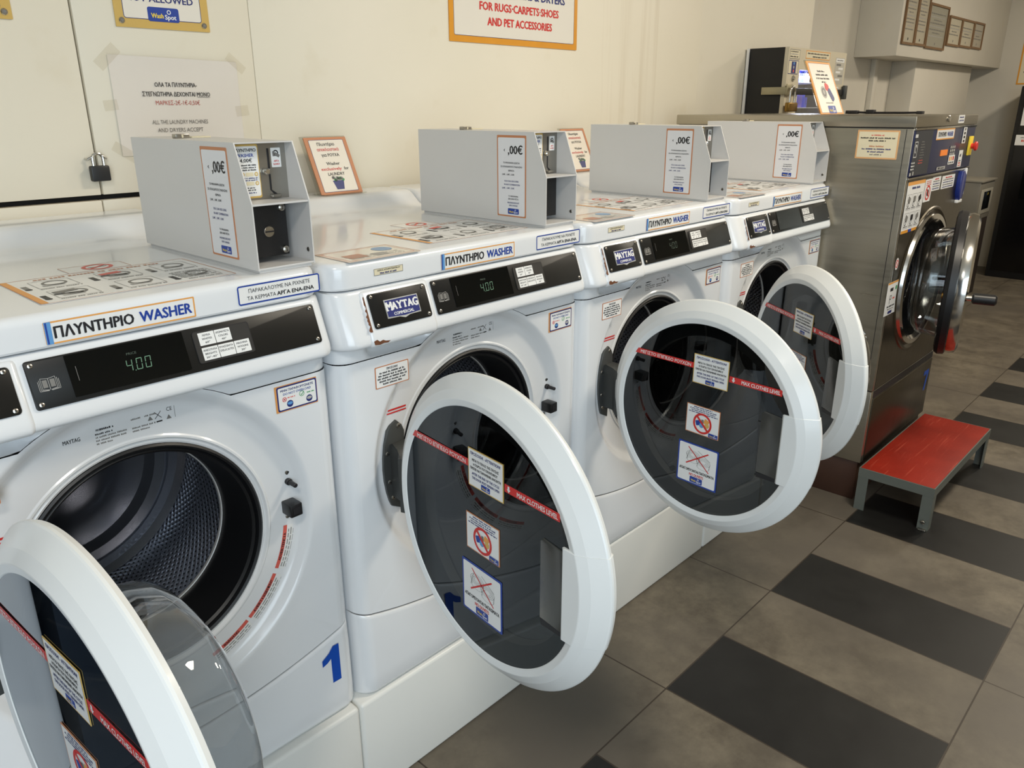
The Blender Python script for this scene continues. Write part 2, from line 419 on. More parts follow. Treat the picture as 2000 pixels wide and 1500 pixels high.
def build_washer():
    root = thing('washing_machine', 'white washing machine', 'washing machine', (0, 0, ZB), group='white front-loading washers in a row')
    # --- lid: rounded apron in front, flat top, raised back ledge
    bm = bmesh.new(); rows = []
    for x in stations(0, W, .042, [.56+.01*i for i in range(13)]):
        ro = rnd_in(x, .042); rz = rnd_in(x, .012)
        hb = 1
        top = 1.1585
        p = [(.012, 1.1095), (.004, 1.1105), (.0005, 1.114)] + [(.0005, 1.13)] + arc(.0145, top-.0145, .014, 180, 90, 6)
        p += [(.2, top), (.52, top)]
        for yy, zz in ((.545, .002), (.565, .009), (.582, .022), (.594, .032), (.606, .038), (.62, .040), (.715, .040)): p.append((yy, top+zz*hb))
        p.append((.72, top-.004))
        rows.append([(x, yy+ro*(1 if yy < .3 else 0), zz-(rz if zz > 1.135 else 0)) for yy, zz in p])
    V = grid(bm, rows)
    for end in (rows[0], rows[-1]):
        vs = [bm.verts.new(q) for q in end]; b0 = bm.verts.new((end[0][0], .72, 1.1095)); face(bm, vs+[b0])
    obj('top_cover', bm, WHITE, root, ang=.5)
    # --- console fascia with hand recess under the drawer
    bm = bmesh.new(); rows = []
    for x in stations(0, W, .034, [.012*i+.05 for i in range(52)]):
        ro = rnd_in(x, .034)
        rec = smooth(.066, .080, x)*(1-smooth(.196, .212, x))          # hand recess
        hz = .0815-(x-.343)**2; zc = .737+math.sqrt(hz) if hz > 0 else 0   # the skirt stops on the rim of the door surround
        k = rec*.028; q = 0
        p = [(.03, 1.108), (.004, 1.1065), (.0015, 1.104), (-.0005, 1.100), (-.0245, 1.0365), (-.0285, 1.026), (-.0295, 1.019)]
        p += arc(-.0215, 1.0165, .008, 175, 270, 4)
        p += [(-.012+k*.3+q*.2, 1.0075), (-.003+k+q, 1.0045), (.0+k+q, 1.001), (.0+k+q, .990), (.0+k*.6+q, .9835), (.0+q, .9800), (.0008+q, .9786), (.03+q, .978)]
        rows.append([(x, yy+ro, max(zz, min(zc, 1.0048)) if zz < 1.0048 else zz) for yy, zz in p])
    grid(bm, rows)
    for end in (rows[0], rows[-1]):
        vs = [bm.verts.new(e) for e in end]
        face(bm, vs + [bm.verts.new((end[0][0], .715, .978)), bm.verts.new((end[0][0], .715, 1.108))])
    obj('console', bm, WHITE, root, ang=.9)
    # --- cabinet with the dished door surround
    cx, cz = .343, .737; x0, x1, z0, z1 = .03, W-.03, .262, .977; rc = .03
    zt = 1.0045
    bm = bmesh.new(); ths = set(2*math.pi*i/144 for i in range(144))
    for px, pz in ((x0, .4005+.055*((x0-.343)/.343)**2), (x1, .4005+.055*((x1-.343)/.343)**2), (x0, z1), (x1, z1), (.248, zt), (.438, zt), (.192, z1), (.494, z1)): ths.add(math.atan2(pz-cz, px-cx) % (2*math.pi))
    ths = sorted(ths); prof = [(.284, 0), (.279, .0012), (.274, .0045), (.266, .013), (.259, .0185), (.250, .0205), (.207, .0205), (.2045, .0185), (.2015, .0185), (.1995, .0215), (.1975, .0245), (.1945, .0225), (.1915, .0235), (.1905, .03)]
    rows = []
    for t in ths:
        c, s = math.cos(t), math.sin(t); d = 9
        if c > 1e-9: d = min(d, (x1-cx)/c)
        if c < -1e-9: d = min(d, (x0-cx)/c)
        if s < -1e-9:
            q = .3
            for _ in range(30): q = (.4005+.055*((min(max(cx+c*q, 0), W)-.343)/.343)**2-cz)/s
            d = min(d, max(q, .2842))
        if s > 1e-9:
            dz = (z1-cz)/s
            d = min(d, dz) if dz > .2845 else min(d, .2845, (zt-cz)/s)
        row = [(cx+c*d, 0, cz+s*d)]
        for r, yy in prof:
            r = min(r, d); row.append((cx+c*r, yy, cz+s*r))
        rows.append(row)
    grid(bm, rows, closeu=True)
    zs = (z0, z1)
    for sx in (0, 1):
        P = []
        for k in range(9):
            a = R(90*k/8); xx = rc-rc*math.sin(a); yy = rc-rc*math.cos(a)
            xx = xx if sx == 0 else W-xx
            P.append([(xx, yy, .4005+.055*((xx-.343)/.343)**2), (xx, yy, zs[1])])
        xx = 0 if sx == 0 else W
        P.append([(xx, .71, zs[0]), (xx, .71, zs[1])]); grid(bm, P)
    face(bm, [bm.verts.new(q) for q in ((0, .71, z0), (W, .71, z0), (W, .71, z1), (0, .71, z1))])
    obj('cabinet', bm, WHITE, root, ang=.5)
    # --- lower panel with its curved top edge
    bm = bmesh.new(); rows = []
    for x in stations(0, W, .034, [.03*i+.03 for i in range(22)]):
        ro = rnd_in(x, .034); zt2 = .398+.055*((x-.343)/.343)**2
        p = [(.03, .2515), (.004, .2525), (-.003, .257), (-.006, .265), (-.0065, .30), (-.0055, zt2-.05), (-.0032, zt2-.010), (-.0026, zt2-.003), (-.0012, zt2-.0012), (.003, zt2-.0008), (.03, zt2-.0008)]
        rows.append([(x, yy+ro, zz) for yy, zz in p])
    grid(bm, rows)
    for end in (rows[0], rows[-1]):
        vs = [bm.verts.new(e) for e in end]
        face(bm, vs+[bm.verts.new((end[0][0], .70, end[-1][2])), bm.verts.new((end[0][0], .70, .2515))])
    obj('lower_panel', bm, WHITE, root, ang=.9)
    # --- rubber gasket, drum, lifters
    C = Vector((cx, 0, cz))
    bm = bmesh.new()
    revolve(bm, [(.1915, .021), (.188, .0185), (.1845, .021), (.183, .027), (.179, .024), (.175, .028), (.171, .06), (.167, .10), (.166, .118), (.172, .128)], C, X, Z, Y, 96)
    obj('door_gasket', bm, RUBBER, root)
    DR = bpy.data.materials.get('perforated_drum_steel')
    if not DR:
        DR, nt, b, tc, mth, mix, noise, ramp, N = node_mat('perforated_drum_steel')
        uv = N('UVMap'); mp = N('Mapping'); mp.inputs['Rotation'].default_value = (0, 0, R(45)); mp.inputs['Scale'].default_value = (92, 92, 92)
        nt.links.new(uv.outputs[0], mp.inputs[0])
        vo = N('TexVoronoi'); vo.inputs['Randomness'].default_value = 0; vo.inputs['Scale'].default_value = 1
        nt.links.new(mp.outputs[0], vo.inputs['Vector'])
        b.inputs['Metallic'].default_value = .85; b.inputs['Roughness'].default_value = .27
        hole = ramp(vo.outputs['Distance'], .16, .24)
        nt.links.new(mix(hole, lin((14, 14, 17)), lin((172, 174, 182))), b.inputs['Base Color'])
        bp = N('Bump'); bp.inputs['Strength'].default_value = .8; bp.inputs['Distance'].default_value = .0022
        nt.links.new(vo.outputs['Distance'], bp.inputs['Height']); nt.links.new(bp.outputs[0], b.inputs['Normal'])
    DSM = mat('drum_steel', (168, 170, 178), .26, metal=.9, vary=.05, vscale=10)
    bm = bmesh.new(); uvl = bm.loops.layers.uv.new('UVMap'); n = 96; rows = []
    prof = [(.172, .126), (.205, .127), (.248, .136), (.258, .15), (.258, .46)]
    ac = [0]
    for a, b_ in zip(prof, prof[1:]): ac.append(ac[-1]+math.hypot(a[0]-b_[0], a[1]-b_[1]))
    for i in range(n):
        t = 2*math.pi*i/n
        for j in range(len(prof)-1):
            q = []
            for ii, jj in ((i, j), (i+1, j), (i+1, j+1), (i, j+1)):
                tt = 2*math.pi*ii/n; r, h = prof[jj]
                q.append((C+X*r*math.cos(tt)+Z*r*math.sin(tt)+Y*h, (tt*.258, ac[jj])))
            f = bm.faces.new([bm.verts.new(p) for p, _ in q])
            for l, (_, u) in zip(f.loops, q): l[uvl].uv = u
    bm.verts.ensure_lookup_table()
    drum = obj('drum', bm, DR, root, recalc=False)
    bm = bmesh.new(); revolve(bm, [(.1668, .1170), (.1645, .1178), (.1636, .1200), (.1638, .1228), (.1660, .1255), (.169, .127)], C, X, Z, Y, 96)
    obj('drum_rim', bm, mat('bright_rim_steel', (214, 214, 214), .4, metal=.5), drum)
    bm = bmesh.new(); revolve(bm, [(.258, .46), (.245, .472), (.225, .470), (.21, .455), (.19, .458), (.175, .475), (.14, .476), (.10, .455), (.07, .44), (0, .436)], C, X, Z, Y, 72)
    obj('drum_back', bm, DSM, drum)
    for k in range(3):
        a = R(152+120*k); d = X*math.cos(a)+Z*math.sin(a); t = Y.cross(d); rows = []
        for yy, hh in ((.15, .02), (.17, .052), (.24, .062), (.36, .062), (.44, .052), (.46, .02)):
            rows.append([C+Y*yy+d*(.2605-hh*q)+t*(s*.034) for s, q in ((-1, 0), (-.72, .45), (-.38, .9), (0, 1), (.38, .9), (.72, .45), (1, 0))])
        bm = bmesh.new(); grid(bm, rows); obj('lifter', bm, DSM, drum)
    # --- detergent drawer and its plate
    tilt_u = X; pt, pb = Vector((0, -.002, 1.099)), Vector((0, -.025, 1.037)); tilt_v = (pt-pb).normalized(); tn = tilt_u.cross(tilt_v)
    bm = bmesh.new(); rows = []
    a0, a1 = .052, .2125
    for x in stations(a0, a1, .010):
        d = min(x-a0, a1-x); ro = 0 if d > .010 else .010-math.sqrt(max(0, .01**2-(.01-d)**2))
        ins = ro*.7
        p = [(.006, 1.1045-ins), (-.001, 1.1045-ins), (-.0045, 1.1015-ins), (-.0275, 1.0385), (-.0325, 1.027), (-.0335, 1.0185+ins)] + [(yy, zz+ins) for yy, zz in arc(-.0235, 1.0165, .010, 180, 270, 5)] + [(-.008, 1.0068+ins), (.01, 1.0068+ins)]
        rows.append([(x, yy+min(ro, .006), zz) for yy, zz in p])
    grid(bm, rows)
    for end in (rows[0], rows[-1]):
        face(bm, [bm.verts.new(e) for e in end])
    drawer = obj('detergent_drawer', bm, WHITE, root, ang=.9)
    def on_tilt(x, s, lift):   # s metres up the slope from the panel's lower edge
        return pb + X*x + tilt_v*s + tn*lift
    H = (pt-pb).length
    bm = bmesh.new(); prism(bm, rrect(.134, .0635, .005), on_tilt(.1330, H/2, .0036), tilt_u, tilt_v, tn, .0016, bev=.0006)
    plate = obj('drawer_plate', bm, BLACK, drawer)
    def screw(o, parent, r=.0036, nrm=None, u=None):
        nrm = nrm or tn; u = u or tilt_u
        bm = bmesh.new(); v = nrm.cross(u)
        revolve(bm, [(0, .0018), (r*.5, .0016), (r*.9, .0009), (r, 0)], o, u, v, nrm, 20)
        revolve(bm, [(0, .0021), (r*.34, .0021), (r*.36, .0016)], o, u, v, nrm, 6, mi=1)
        return obj('screw', bm, [SCREW, INK], parent)
    for sx, sy in ((-.060, .026), (.060, .026), (-.060, -.026), (.060, -.026)): screw(on_tilt(.1330+sx, H/2+sy, .0052), drawer)
    SILV = mat('silver_badge_edge', (206, 206, 202), .3, metal=.3)
    d = Dec(.078, .034, SILV, 0, .0009)
    d.poly([(-.039, -.0172), (-.012, -.0178), (0, -.0215), (.012, -.0178), (.039, -.0172), (.039, .0), (-.039, 0)], SILV, 0)
    d.poly([(-.0372, -.0145), (0, -.0172), (.0372, -.0145), (.0372, .0152), (-.0372, .0152)], NAVY, 1)
    for i, ch in enumerate('MAYTAG'):
        xx = -.0305+.0122*i; hh = .0158 if i in (0, 5) else .0140
        d.text(ch, xx, .0042, hh, PAPER, (.0128 if ch == 'M' else .0108), .035, 2)
        fy = .0042-hh/2
        if ch in 'MA': d.rect(xx-.0042, fy+.0007, .0046, .0014, PAPER, 3); d.rect(xx+.0042, fy+.0007, .0046, .0014, PAPER, 3)
        if ch in 'YT': d.rect(xx, fy+.0007, .0062, .0014, PAPER, 3)
        if ch == 'T': d.rect(xx-.0048, fy+hh-.0022, .0013, .0036, PAPER, 3); d.rect(xx+.0048, fy+hh-.0022, .0013, .0036, PAPER, 3)
        if ch in 'MY': d.rect(xx-.0045, fy+hh-.0007, .0046, .0014, PAPER, 3); d.rect(xx+.0045, fy+hh-.0007, .0046, .0014, PAPER, 3)
    d.text('COMMERCIAL', 0, -.0105, .0058, PAPER, .046, .02, 2)
    d.build('maker_badge', drawer, on_tilt(.1365, H/2-.001, .0052), tilt_u, tilt_v)
    # flaked edge of the drawer front
    def flake(name, pts_, o, u, v, parent):
        d = Dec(1, 1); d.t = 0; d.poly(pts_, RUST, 1); return d.build(name, parent, o, u, v)
    # --- control panel
    bm = bmesh.new(); prism(bm, rrect(.440, H, .004), on_tilt(.437, H/2, .0004), tilt_u, tilt_v, tn, .0018, bev=.0006)
    panel = obj('control_panel', bm, BLACK, root)
    for sx, sy in ((-.2125, .0265), (.2125, .0265), (-.2125, -.0265), (.2125, -.0265)): screw(on_tilt(.437+sx, H/2+sy, .0021), panel)
    d = Dec(.163, .058, GLOSSB, .001, .0014)
    d.text('PRICE', .004, .0135, .0034, LEDD, .014, 0, 1)
    d.line(-.071, .012, -.071, -.008, .0006, GREYI, 1)
    d.build('display', panel, on_tilt(.3475, H/2+.002, .0022), tilt_u, tilt_v)
    SEG = {'4': 'fgbc', '0': 'abcdef'}
    def digits(m):
        d = Dec(1, 1); d.t = 0; hw, hh, t = .0042, .0085, .0011
        for i, chn in enumerate(('4', '0', '0')):
            ox = (-.0125, .0012, .0138)[i]
            sg = {'a': (-hw, hh, hw, hh), 'g': (-hw, 0, hw, 0), 'd': (-hw, -hh, hw, -hh), 'f': (-hw, .0008, -hw, hh), 'e': (-hw, -hh, -hw, -.0008), 'b': (hw, .0008, hw, hh), 'c': (hw, -hh, hw, -.0008)}
            for c_ in SEG[chn]:
                a, b_, c2, d2 = sg[c_]; d.line(ox+a*.86+.0008*b_/hh, b_*.9, ox+c2*.86+.0008*d2/hh, d2*.9, t, m, 1)
        d.rect(-.0058, -.0082, .0013, .0013, m, 1)
        return d.build('price_digits', panel, on_tilt(.357, H/2-.001, .0038), tilt_u, tilt_v)
    digits(LED)
    d = Dec(.092, .049, mat('button_pad_black', (42, 41, 40), .45), .004, .0012)
    d.border(.092, .049, .0012, INK, 1, .004)
    for r_, (n_, xs_) in enumerate(((2, -.0385), (3, -.0385))):
        for k in range(n_):
            xx = xs_+.0135+.0262*k; yy = (.0115, -.0115)[r_]
            d.rect(xx, yy, .0253, .0195, LGREY if r_ == 2 else PAPER, 2, .0006)
            t = (('ΛΕΥΚΑ', 'WHITES', '60°'), ('ΧΡΩΜΑΤΙΣΤΑ', 'COLORS', '40°'), ('ΑΝΕΞΙΤΗΛΑ', 'BRIGHTS', '30°-40°'), ('ΕΥΑΙΣΘΗΤΑ', 'DELICATES', ''), ('ΜΑΛΛΙΝΑ', 'WOOLENS', '30°'))[k+2*r_]
            for q, s_ in enumerate(t):
                if s_: d.text(s_, xx, yy+.0055-.0055*q, .0031, INK, min(.022, .0026*len(s_)), .01, 3)
    d.build('wash_cycle_buttons', panel, on_tilt(.489, H/2+.002, .0022), tilt_u, tilt_v)
    d = Dec(1, 1); d.t = 0
    for q in range(3):
        o_ = q*.0018
        for sgn in (-1, 1):
            d.line(sgn*(.001+o_*.2), -.008-o_*.3, sgn*(.009+o_), -.0065-o_*.5, .0005, LGREY, 1)
            d.line(sgn*(.009+o_), -.0065-o_*.5, sgn*(.009+o_), .0085-o_, .0005, LGREY, 1)
    for sgn in (-1, 1):
        d.line(0, .007, sgn*.009, .0085, .0005, LGREY, 1); d.rect(sgn*.0047, .0005, .0058, .0105, GREYI, 1)
    d.line(0, .007, 0, -.008, .0006, LGREY, 1)
    d.build('manual_symbol', panel, on_tilt(.240, H/2-.001, .0022), tilt_u, tilt_v)
    # --- printed labels on the apron and lid
    yA = .0003
    d = Dec(.207, .031, PAPER, .0015); d.border(.207, .031, .0022, ORANGE, 1, .0015)
    d.rect(-.0985, 0, .0085, .0305, SKYB, 2); d.rect(-.1005, 0, .0022, .029, BLUE, 3)
    d.text('ΠΛΥΝΤΗΡΙΟ', -.0395, 0, .0158, INK, .104, .022); d.text('WASHER', .0595, 0, .0158, BLUE, .076, .022)
    d.build('washer_name_sticker', root, (.3545, yA, 1.1305), X, Z)
    d = Dec(.150, .031, PAPER, .003); d.border(.150, .031, .0024, BLUE, 1, .004)
    d.text('ΠΑΡΑΚΑΛΟΥΜΕ ΝΑ ΡΙΧΝΕΤΕ', 0, .0058, .0066, INK, .112, 0)
    d.text('ΤΑ ΚΕΡΜΑΤΑ', -.034, -.0058, .0066, INK, .051, 0); d.text('ΑΡΓΑ ΕΝΑ-ΕΝΑ', .028, -.0058, .0066, INK, .069, .022)
    d.build('coin_instruction_sticker', root, (.603, yA, 1.1335), X, Z)
    d = Dec(.066, .012, CREAM, 0); d.border(.066, .012, .0008, GREYI, 1)
    d.text('ΧΩΡΟΣ ΑΠΟΡΡΥΠΑΝΤΙΚΟΥ', 0, .0026, .0030, INK, .052, .012); d.bars(0, -.0026, .040, .0034, NAVY, 3, 2)
    d.build('drawer_label', root, (.124, yA, 1.1345), X, Z)
    zt_ = 1.1586
    d = Dec(.289, .196, PAPER, .002); d.border(.289, .196, .0018, BROWNO, 1, .003)
    d.rect(-.1385, 0, .0095, .192, ORANGE, 2)
    d.bars(.0, .083, .20, .009, BROWNO, 3, 1)
    for q, (xx, yy) in enumerate(((-.088, .040), (.008, .040), (.098, .042), (-.088, -.045), (.008, -.045), (.098, -.045))):
        d.rect(xx-.038, yy-.01, .008, .024, INK if q % 2 else GREYI, 2); d.disc(xx-.038, yy-.026, .005, INK, 3, 12)
        d.border(.058, .060, .0012, LGREY, 2, .003, xx+.004, yy)
        d.ring(xx+.006, yy+.004, .014, .018, GREYI, 3, 24); d.rect(xx, yy-.012, .03, .010, LGREY, 3)
        if q in (1, 3): d.rect(xx-.004, yy+.014, .034, .014, PINKR if q == 1 else GREYI, 4, 0, .2); d.rect(xx-.004, yy-.004, .040, .006, INK, 4, 0, -.1)
        d.bars(xx+.004, yy-.036, .058, .0045, GREYI, 3, q)
    for q in range(5): d.bars(.098, -.02-.011*q, .06, .005, GREYI, 4, q+20)
    d.build('instruction_sheet', root, (.4125, .148, zt_), X, Y)
    d = Dec(.100, .056, PAPER, .002); d.border(.100, .056, .0012, BROWNO, 1, .002)
    d.ring(.004, 0, .018, .0245, PINKR, 2, 32, 1); d.line(-.012, -.013, .02, .013, .005, PINKR, 3); d.rect(.004, 0, .03, .004, GREYI, 2)
    d.build('no_smoking_sticker', root, (.421, .277, zt_), X, Y)
    SHT = mat('glossy_guide_sheet', (226, 222, 212), .15, coat=.6)
    d = Dec(.162, .108, SHT, .002); d.border(.162, .108, .0014, BROWNO, 1, .002); d.border(.146, .092, .0010, PINKR, 1, .002)
    d.rect(-.038, -.012, .040, .034, mat('faded_brick_print', (186, 138, 118), .4), 2, .003); d.disc(.044, .018, .020, mat('faded_blue_print', (128, 160, 196), .4), 2); d.rect(.012, -.02, .03, .022, LGREY, 2)
    for q in range(3): d.bars(0, -.034+.010*q, .12, .004, LGREY, 2, q+3)
    d.build('detergent_guide_sheet', root, (.122, .055, zt_), X, Y)
    # --- labels on the cabinet front
    d = Dec(.082, .047, mat('orange_sticker_edge', (214, 150, 84), .45), .001, .0005); d.rect(.0015, 0, .078, .044, NAVY, 1, .003); d.rect(.0015, 0, .073, .039, PAPER, 2, .0025)
    d.text('ΜΗΝ ΠΑΡΑΦΟΡΤΩΝΕΤΕ', .0015, .0142, .0042, NAVY, .064, .02); d.text('DO NOT OVERLOAD', .0015, .0075, .0042, BLUE, .054, .015)
    d.ring(-.024, -.002, .0032, .0042, RED, 3, 18); d.line(-.026, -.004, -.022, 0, .0011, RED, 3); d.line(-.026, 0, -.022, -.004, .0011, RED, 3)
    d.ring(.010, .0005, .0040, .0050, GREEN, 3, 18); d.line(.008, 0, .0098, -.0018, .0012, GREEN, 3); d.line(.0098, -.0018, .0135, .003, .0012, GREEN, 3)
    for xx in (-.014, .024):
        d.disc(xx, -.0115, .0062, NAVY, 3, 18); d.disc(xx, -.0105, .0050, LGREY if xx > 0 else SKYB, 4, 18, .0028)
        d.bars(xx+.004, -.0002, .016, .0028, PINKR if xx < 0 else GREEN, 3, 5)
    d.build('overload_sticker', root, (.613, -.0002, .9465), X, Z)
    d = Dec(.080, .0425, BROWNO, .002, .0005); d.rect(0, 0, .076, .039, PAPER, 1, .002)
    d.text('ΠΡΟΣΟΧΗ!', 0, .0142, .0044, INK, .026, .02)
    for q in range(5): d.bars(0, .0078-.0055*q, (.060, .066, .070, .062, .046)[q], .0040, INK, 3, q)
    d.build('attention_sticker', root, (.1185, -.0002, .937), X, Z)
    d = Dec(.070, .009); d.t = .0002; d.rect(0, .0028, .070, .0034, RED, 1); d.rect(0, -.0036, .070, .0028, RED, 1)
    d.build('fill_level_tape', root, (.128, .0198, .8535), X, Z)
    # print on the surround
    ya = .0203
    d = Dec(1, 1); d.t = 0
    d2 = Dec(1, 1); d2.t = 0; d2.text('MAYTAG', 0, 0, .0062, INK, .023, .01, 1)
    d2.build('maker_print', root, (.262, ya, .9665), X, Z)
    d.text('MOD: ', -.040, .0085, .0034, INK, .008, .02, 1); d.bars(-.028, .0085, .020, .0036, INK, 1, 1)
    for q in range(4): d.bars(-.046, .0022-.005*q, (.026, .044, .046, .024)[q], .0030, INK if q == 0 else GREYI, 1, q+4, al='l')
    for q in range(2): d.bars(.006, -.004-.005*q, .036-.01*q, .003, GREYI, 1, q+9, al='l')
    d.bars(.026, .010, .018, .003, GREYI, 1, 4, al='l'); d.text('CE', .064, .012, .0066, INK, .0085, 0, 1)
    d.line(.041, .001, .051, .012, .0009, INK, 1); d.line(.051, .001, .041, .012, .0009, INK, 1); d.rect(.047, -.004, .009, .0022, INK, 1)
    d.poly([(.030, .001), (.038, .001), (.034, .008)], GREYI, 1); d.poly([(.058, -.004), (.066, -.004), (.062, .003)], GREYI, 1)
    d.line(.072, -.004, .072, .016, .0006, GREYI, 1); d.bars(.006, .010, .014, .003, GREYI, 1, 8, al='l')
    d.build('rating_plate_print', root, (.340, ya, .9640), X, Z)
    def arc_label(a_from, a_to, word):
        d = Dec(1, 1); d.t = 0; r0, r1, rs = .232, .2565, .2395
        d.ring(cx, cz, r0, r1, PAPER, 1, 24, 1, R(a_from), R(a_to)); d.ring(cx, cz, r0, rs, PINKR, 2, 24, 1, R(a_from), R(a_to))
        n_ = len(word); am = (a_from+a_to)/2; sp_ = .0056/.2358
        for i, ch in enumerate(word):
            a = R(am)+(i-(n_-1)/2)*sp_*.86
            d.text(ch, cx+.2358*math.cos(a), cz+.2358*math.sin(a), .0052, INK, .0044 if ch != 'I' else .0012, .02, 3, a+math.pi/2)
        for q in range(3):
            rr = rs+.004+.0048*q; k = a_from+1
            while k < a_to-2:
                kk = k+rnd.uniform(1.2, 3.5); d.ring(cx, cz, rr-.0008, rr+.0008, GREYI, 3, 4, 1, R(k), R(min(kk, a_to-1))); k = kk+.6
        d.build('warning_label', root, (0, ya, 0), X, Z)
    arc_label(-29, -9, 'ADVERTENCIA'); arc_label(-52.5, -31.5, 'AVERTISSEMENT'); arc_label(-73, -54, 'WARNING')
    # --- hinge plate, latch, pin
    bm = bmesh.new()
    pts = [(.134, .834), (.118, .826)] + [(.343-.2465*math.cos(R(a)), .737+.2465*math.sin(R(a))) for a in (19, 12, 6, 0, -6, -12, -17)] + [(.112, .654), (.138, .640), (.141, .70), (.150, .78), (.152, .808), (.146, .822)]
    prism(bm, [(a, c_) for a, c_ in pts][::-1], (0, .0204, 0), X, Z, -Y, .006, bev=.0015)
    hg = obj('hinge_plate', bm, DARKM, root)
    bm = bmesh.new(); prism(bm, [(.114, .0150), (.152, .0150), (.150, -.010), (.122, -.055), (.086, -.062), (.082, -.050), (.110, -.020)], (0, 0, .676), X, Y, Z, .114, bev=.004)
    obj('hinge_arm', bm, DARKM, hg)
    for px, pz in ((.138, .822), (.108, .77), (.110, .708), (.116, .672)): screw(Vector((px, .0144, pz)), hg, .005, -Y, X)
    bm = bmesh.new()
    box(bm, .573, .597, -.010, .021, .7255, .7495, bev=.002); box(bm, .578, .592, -.0108, -.006, .731, .744, mi=1)
    obj('door_latch', bm, [mat('black_latch_plastic', (22, 22, 24), .4), INK], root)
    bm = bmesh.new(); cyl(bm, (.590, .021, .7835), -Y, .0062, .008, 18, bev=.001); cyl(bm, (.590, .013, .7835), -Y, .0042, .020, 14, bev=.001)
    obj('door_switch_pin', bm, INK, root)
    screw(Vector((.592, .0205, .8010)), root, .0058, -Y, X)
    screw(Vector((.583, .0205, .7160)), root, .0045, -Y, X)
    # --- number on the lower panel
    d = Dec(1, 1); d.t = 0
    d.poly([(.000, -.042), (.0195, -.042), (.0195, .042), (.006, .042), (-.004, .030), (-.020, .020), (-.020, .006), (-.008, .010), (.0, .016)], mat('royal_blue_vinyl', (16, 74, 172), .4), 1)
    d.build('number_decal', root, (.6265, -.0067, .376), X, Z)
    # --- rust and flaked edges of the drawer (shown by the used washers)
    rr = random.Random(3)
    def strip(p0, p1, w0):
        P = [];
        for i in range(19):
            t = i/18; P.append((p0[0]+(p1[0]-p0[0])*t - rr.uniform(.1, 1)*w0*(.5+t*.8), p0[1]+(p1[1]-p0[1])*t))
        return P+[(p1[0]+.001, p1[1]), (p0[0]+.001, p0[1])]
    d = Dec(1, 1); d.t = 0
    P = strip((0, -.004), (0, -.068), .0058); d.poly(P, RUST, 1)
    d.build('rusted_edge', drawer, on_tilt(.0585, H, .0040), tilt_u, tilt_v)
    d = Dec(1, 1); d.t = 0
    d.poly([(-.004, .004), (-.002, -.003), (.008, -.0045), (.018, -.003), (.027, -.0038), (.033, -.001), (.022, .0005), (.016, .0035), (.009, .0015), (.003, .006)], RUST, 1)
    d.build('flaked_paint', drawer, (.061, -.0336, 1.0165), X, Z)
    # --- coin meter
    cm = bmesh.new(); xa, xb, tk = .578, .684, .0022
    outl = [(.437, 1.1635), (.437, 1.361), (.053, 1.361), (.017, 1.2686), (.017, 1.1635)]
    for xx in (xa, xb-tk): prism(cm, outl, (xx, 0, 0), Y, Z, X, tk)
    box(cm, xa+tk, xb-tk, .053, .437, 1.3588, 1.361); box(cm, xa+tk, xb-tk, .435, .437, 1.1635, 1.3588)
    box(cm, xa+.004, xb-.004, .022, .43, 1.1584, 1.1645); box(cm, xa+tk, xb-tk, .0175, .08, 1.1645, 1.167)
    box(cm, xa+tk, xb-tk, .0180, .076, 1.2655, 1.2686)
    meter = obj('coin_meter', cm, BOXW, root, flat=True)
    bm = bmesh.new(); box(bm, xa+tk, xb-tk, .0755, .078, 1.2686, 1.3588)
    box(bm, .6475, .6510, .0747, .0757, 1.3175, 1.3495, mi=1); box(bm, .6475, .6505, .0747, .0757, 1.283, 1.3085, mi=1)
    prism(bm, [(.6475, 1.283), (.6505, 1.283), (.660, 1.276), (.656, 1.274)], (0, .0757, 0), X, Z, -Y, .001, mi=1)
    box(bm, .646, .664, .068, .0757, 1.2705, 1.2760, bev=.002)
    obj('coin_slot_plate', bm, [mat('brushed_slot_plate', (150, 146, 138), .36, metal=.8, vary=.06, vscale=40), INK], meter, flat=True)
    bm = bmesh.new(); cyl(bm, (.641, .0755, 1.3135), -Y, .0055, .010, 20, bev=.0018); obj('coin_return_button', bm, CHROME, meter)
    bm = bmesh.new(); box(bm, .5915, .6625, .059, .066, 1.1765, 1.2640, bev=.0006)
    vault = obj('coin_vault_door', bm, mat('black_vault_paint', (20, 20, 22), .45, bump=.1, bscale=300), meter)
    bm = bmesh.new(); cyl(bm, (.627, .059, 1.218), -Y, .0092, .003, 28, bev=.0008); box(bm, .619, .635, .0555, .0562, 1.2168, 1.2192, mi=1)
    for sz in (-.0055, .0055): cyl(bm, (.630, .0561, 1.218+sz), -Y, .0011, .0006, 10, mi=0)
    obj('vault_lock', bm, [SCREW, INK], vault)
    for sx, sz in ((.6535, 1.2555), (.6545, 1.1855)):
        bm = bmesh.new(); revolve(bm, [(0, .006), (.003, .0058), (.0058, .004), (.0066, .001), (.0068, 0)], (sx, .059, sz), X, Z, -Y, 22); box(bm, sx-.0004, sx+.0004, .0526, .0534, sz-.003, sz+.003, mi=1)
        obj('vault_bolt', bm, [SCREW, INK], vault)
    bm = bmesh.new(); cyl(bm, (xb-tk+.0001, .030, 1.1850), -X, .0038, .0015, 18, bev=.0004); obj('side_screw', bm, SCREW, meter)
    bm = bmesh.new(); box(bm, .632, .668, .30, .326, 1.361, 1.3635, bev=.0005, mi=1); box(bm, .600, .626, .296, .312, 1.361, 1.3685, bev=.0015); box(bm, .611, .614, .2955, .297, 1.3622, 1.3672, mi=1)
    obj('top_latch', bm, [SCREW, CREAM], meter)
    d = Dec(.050, .085, GOLD, .003); d.rect(.002, .0, .043, .079, PAPER, 1, .003)
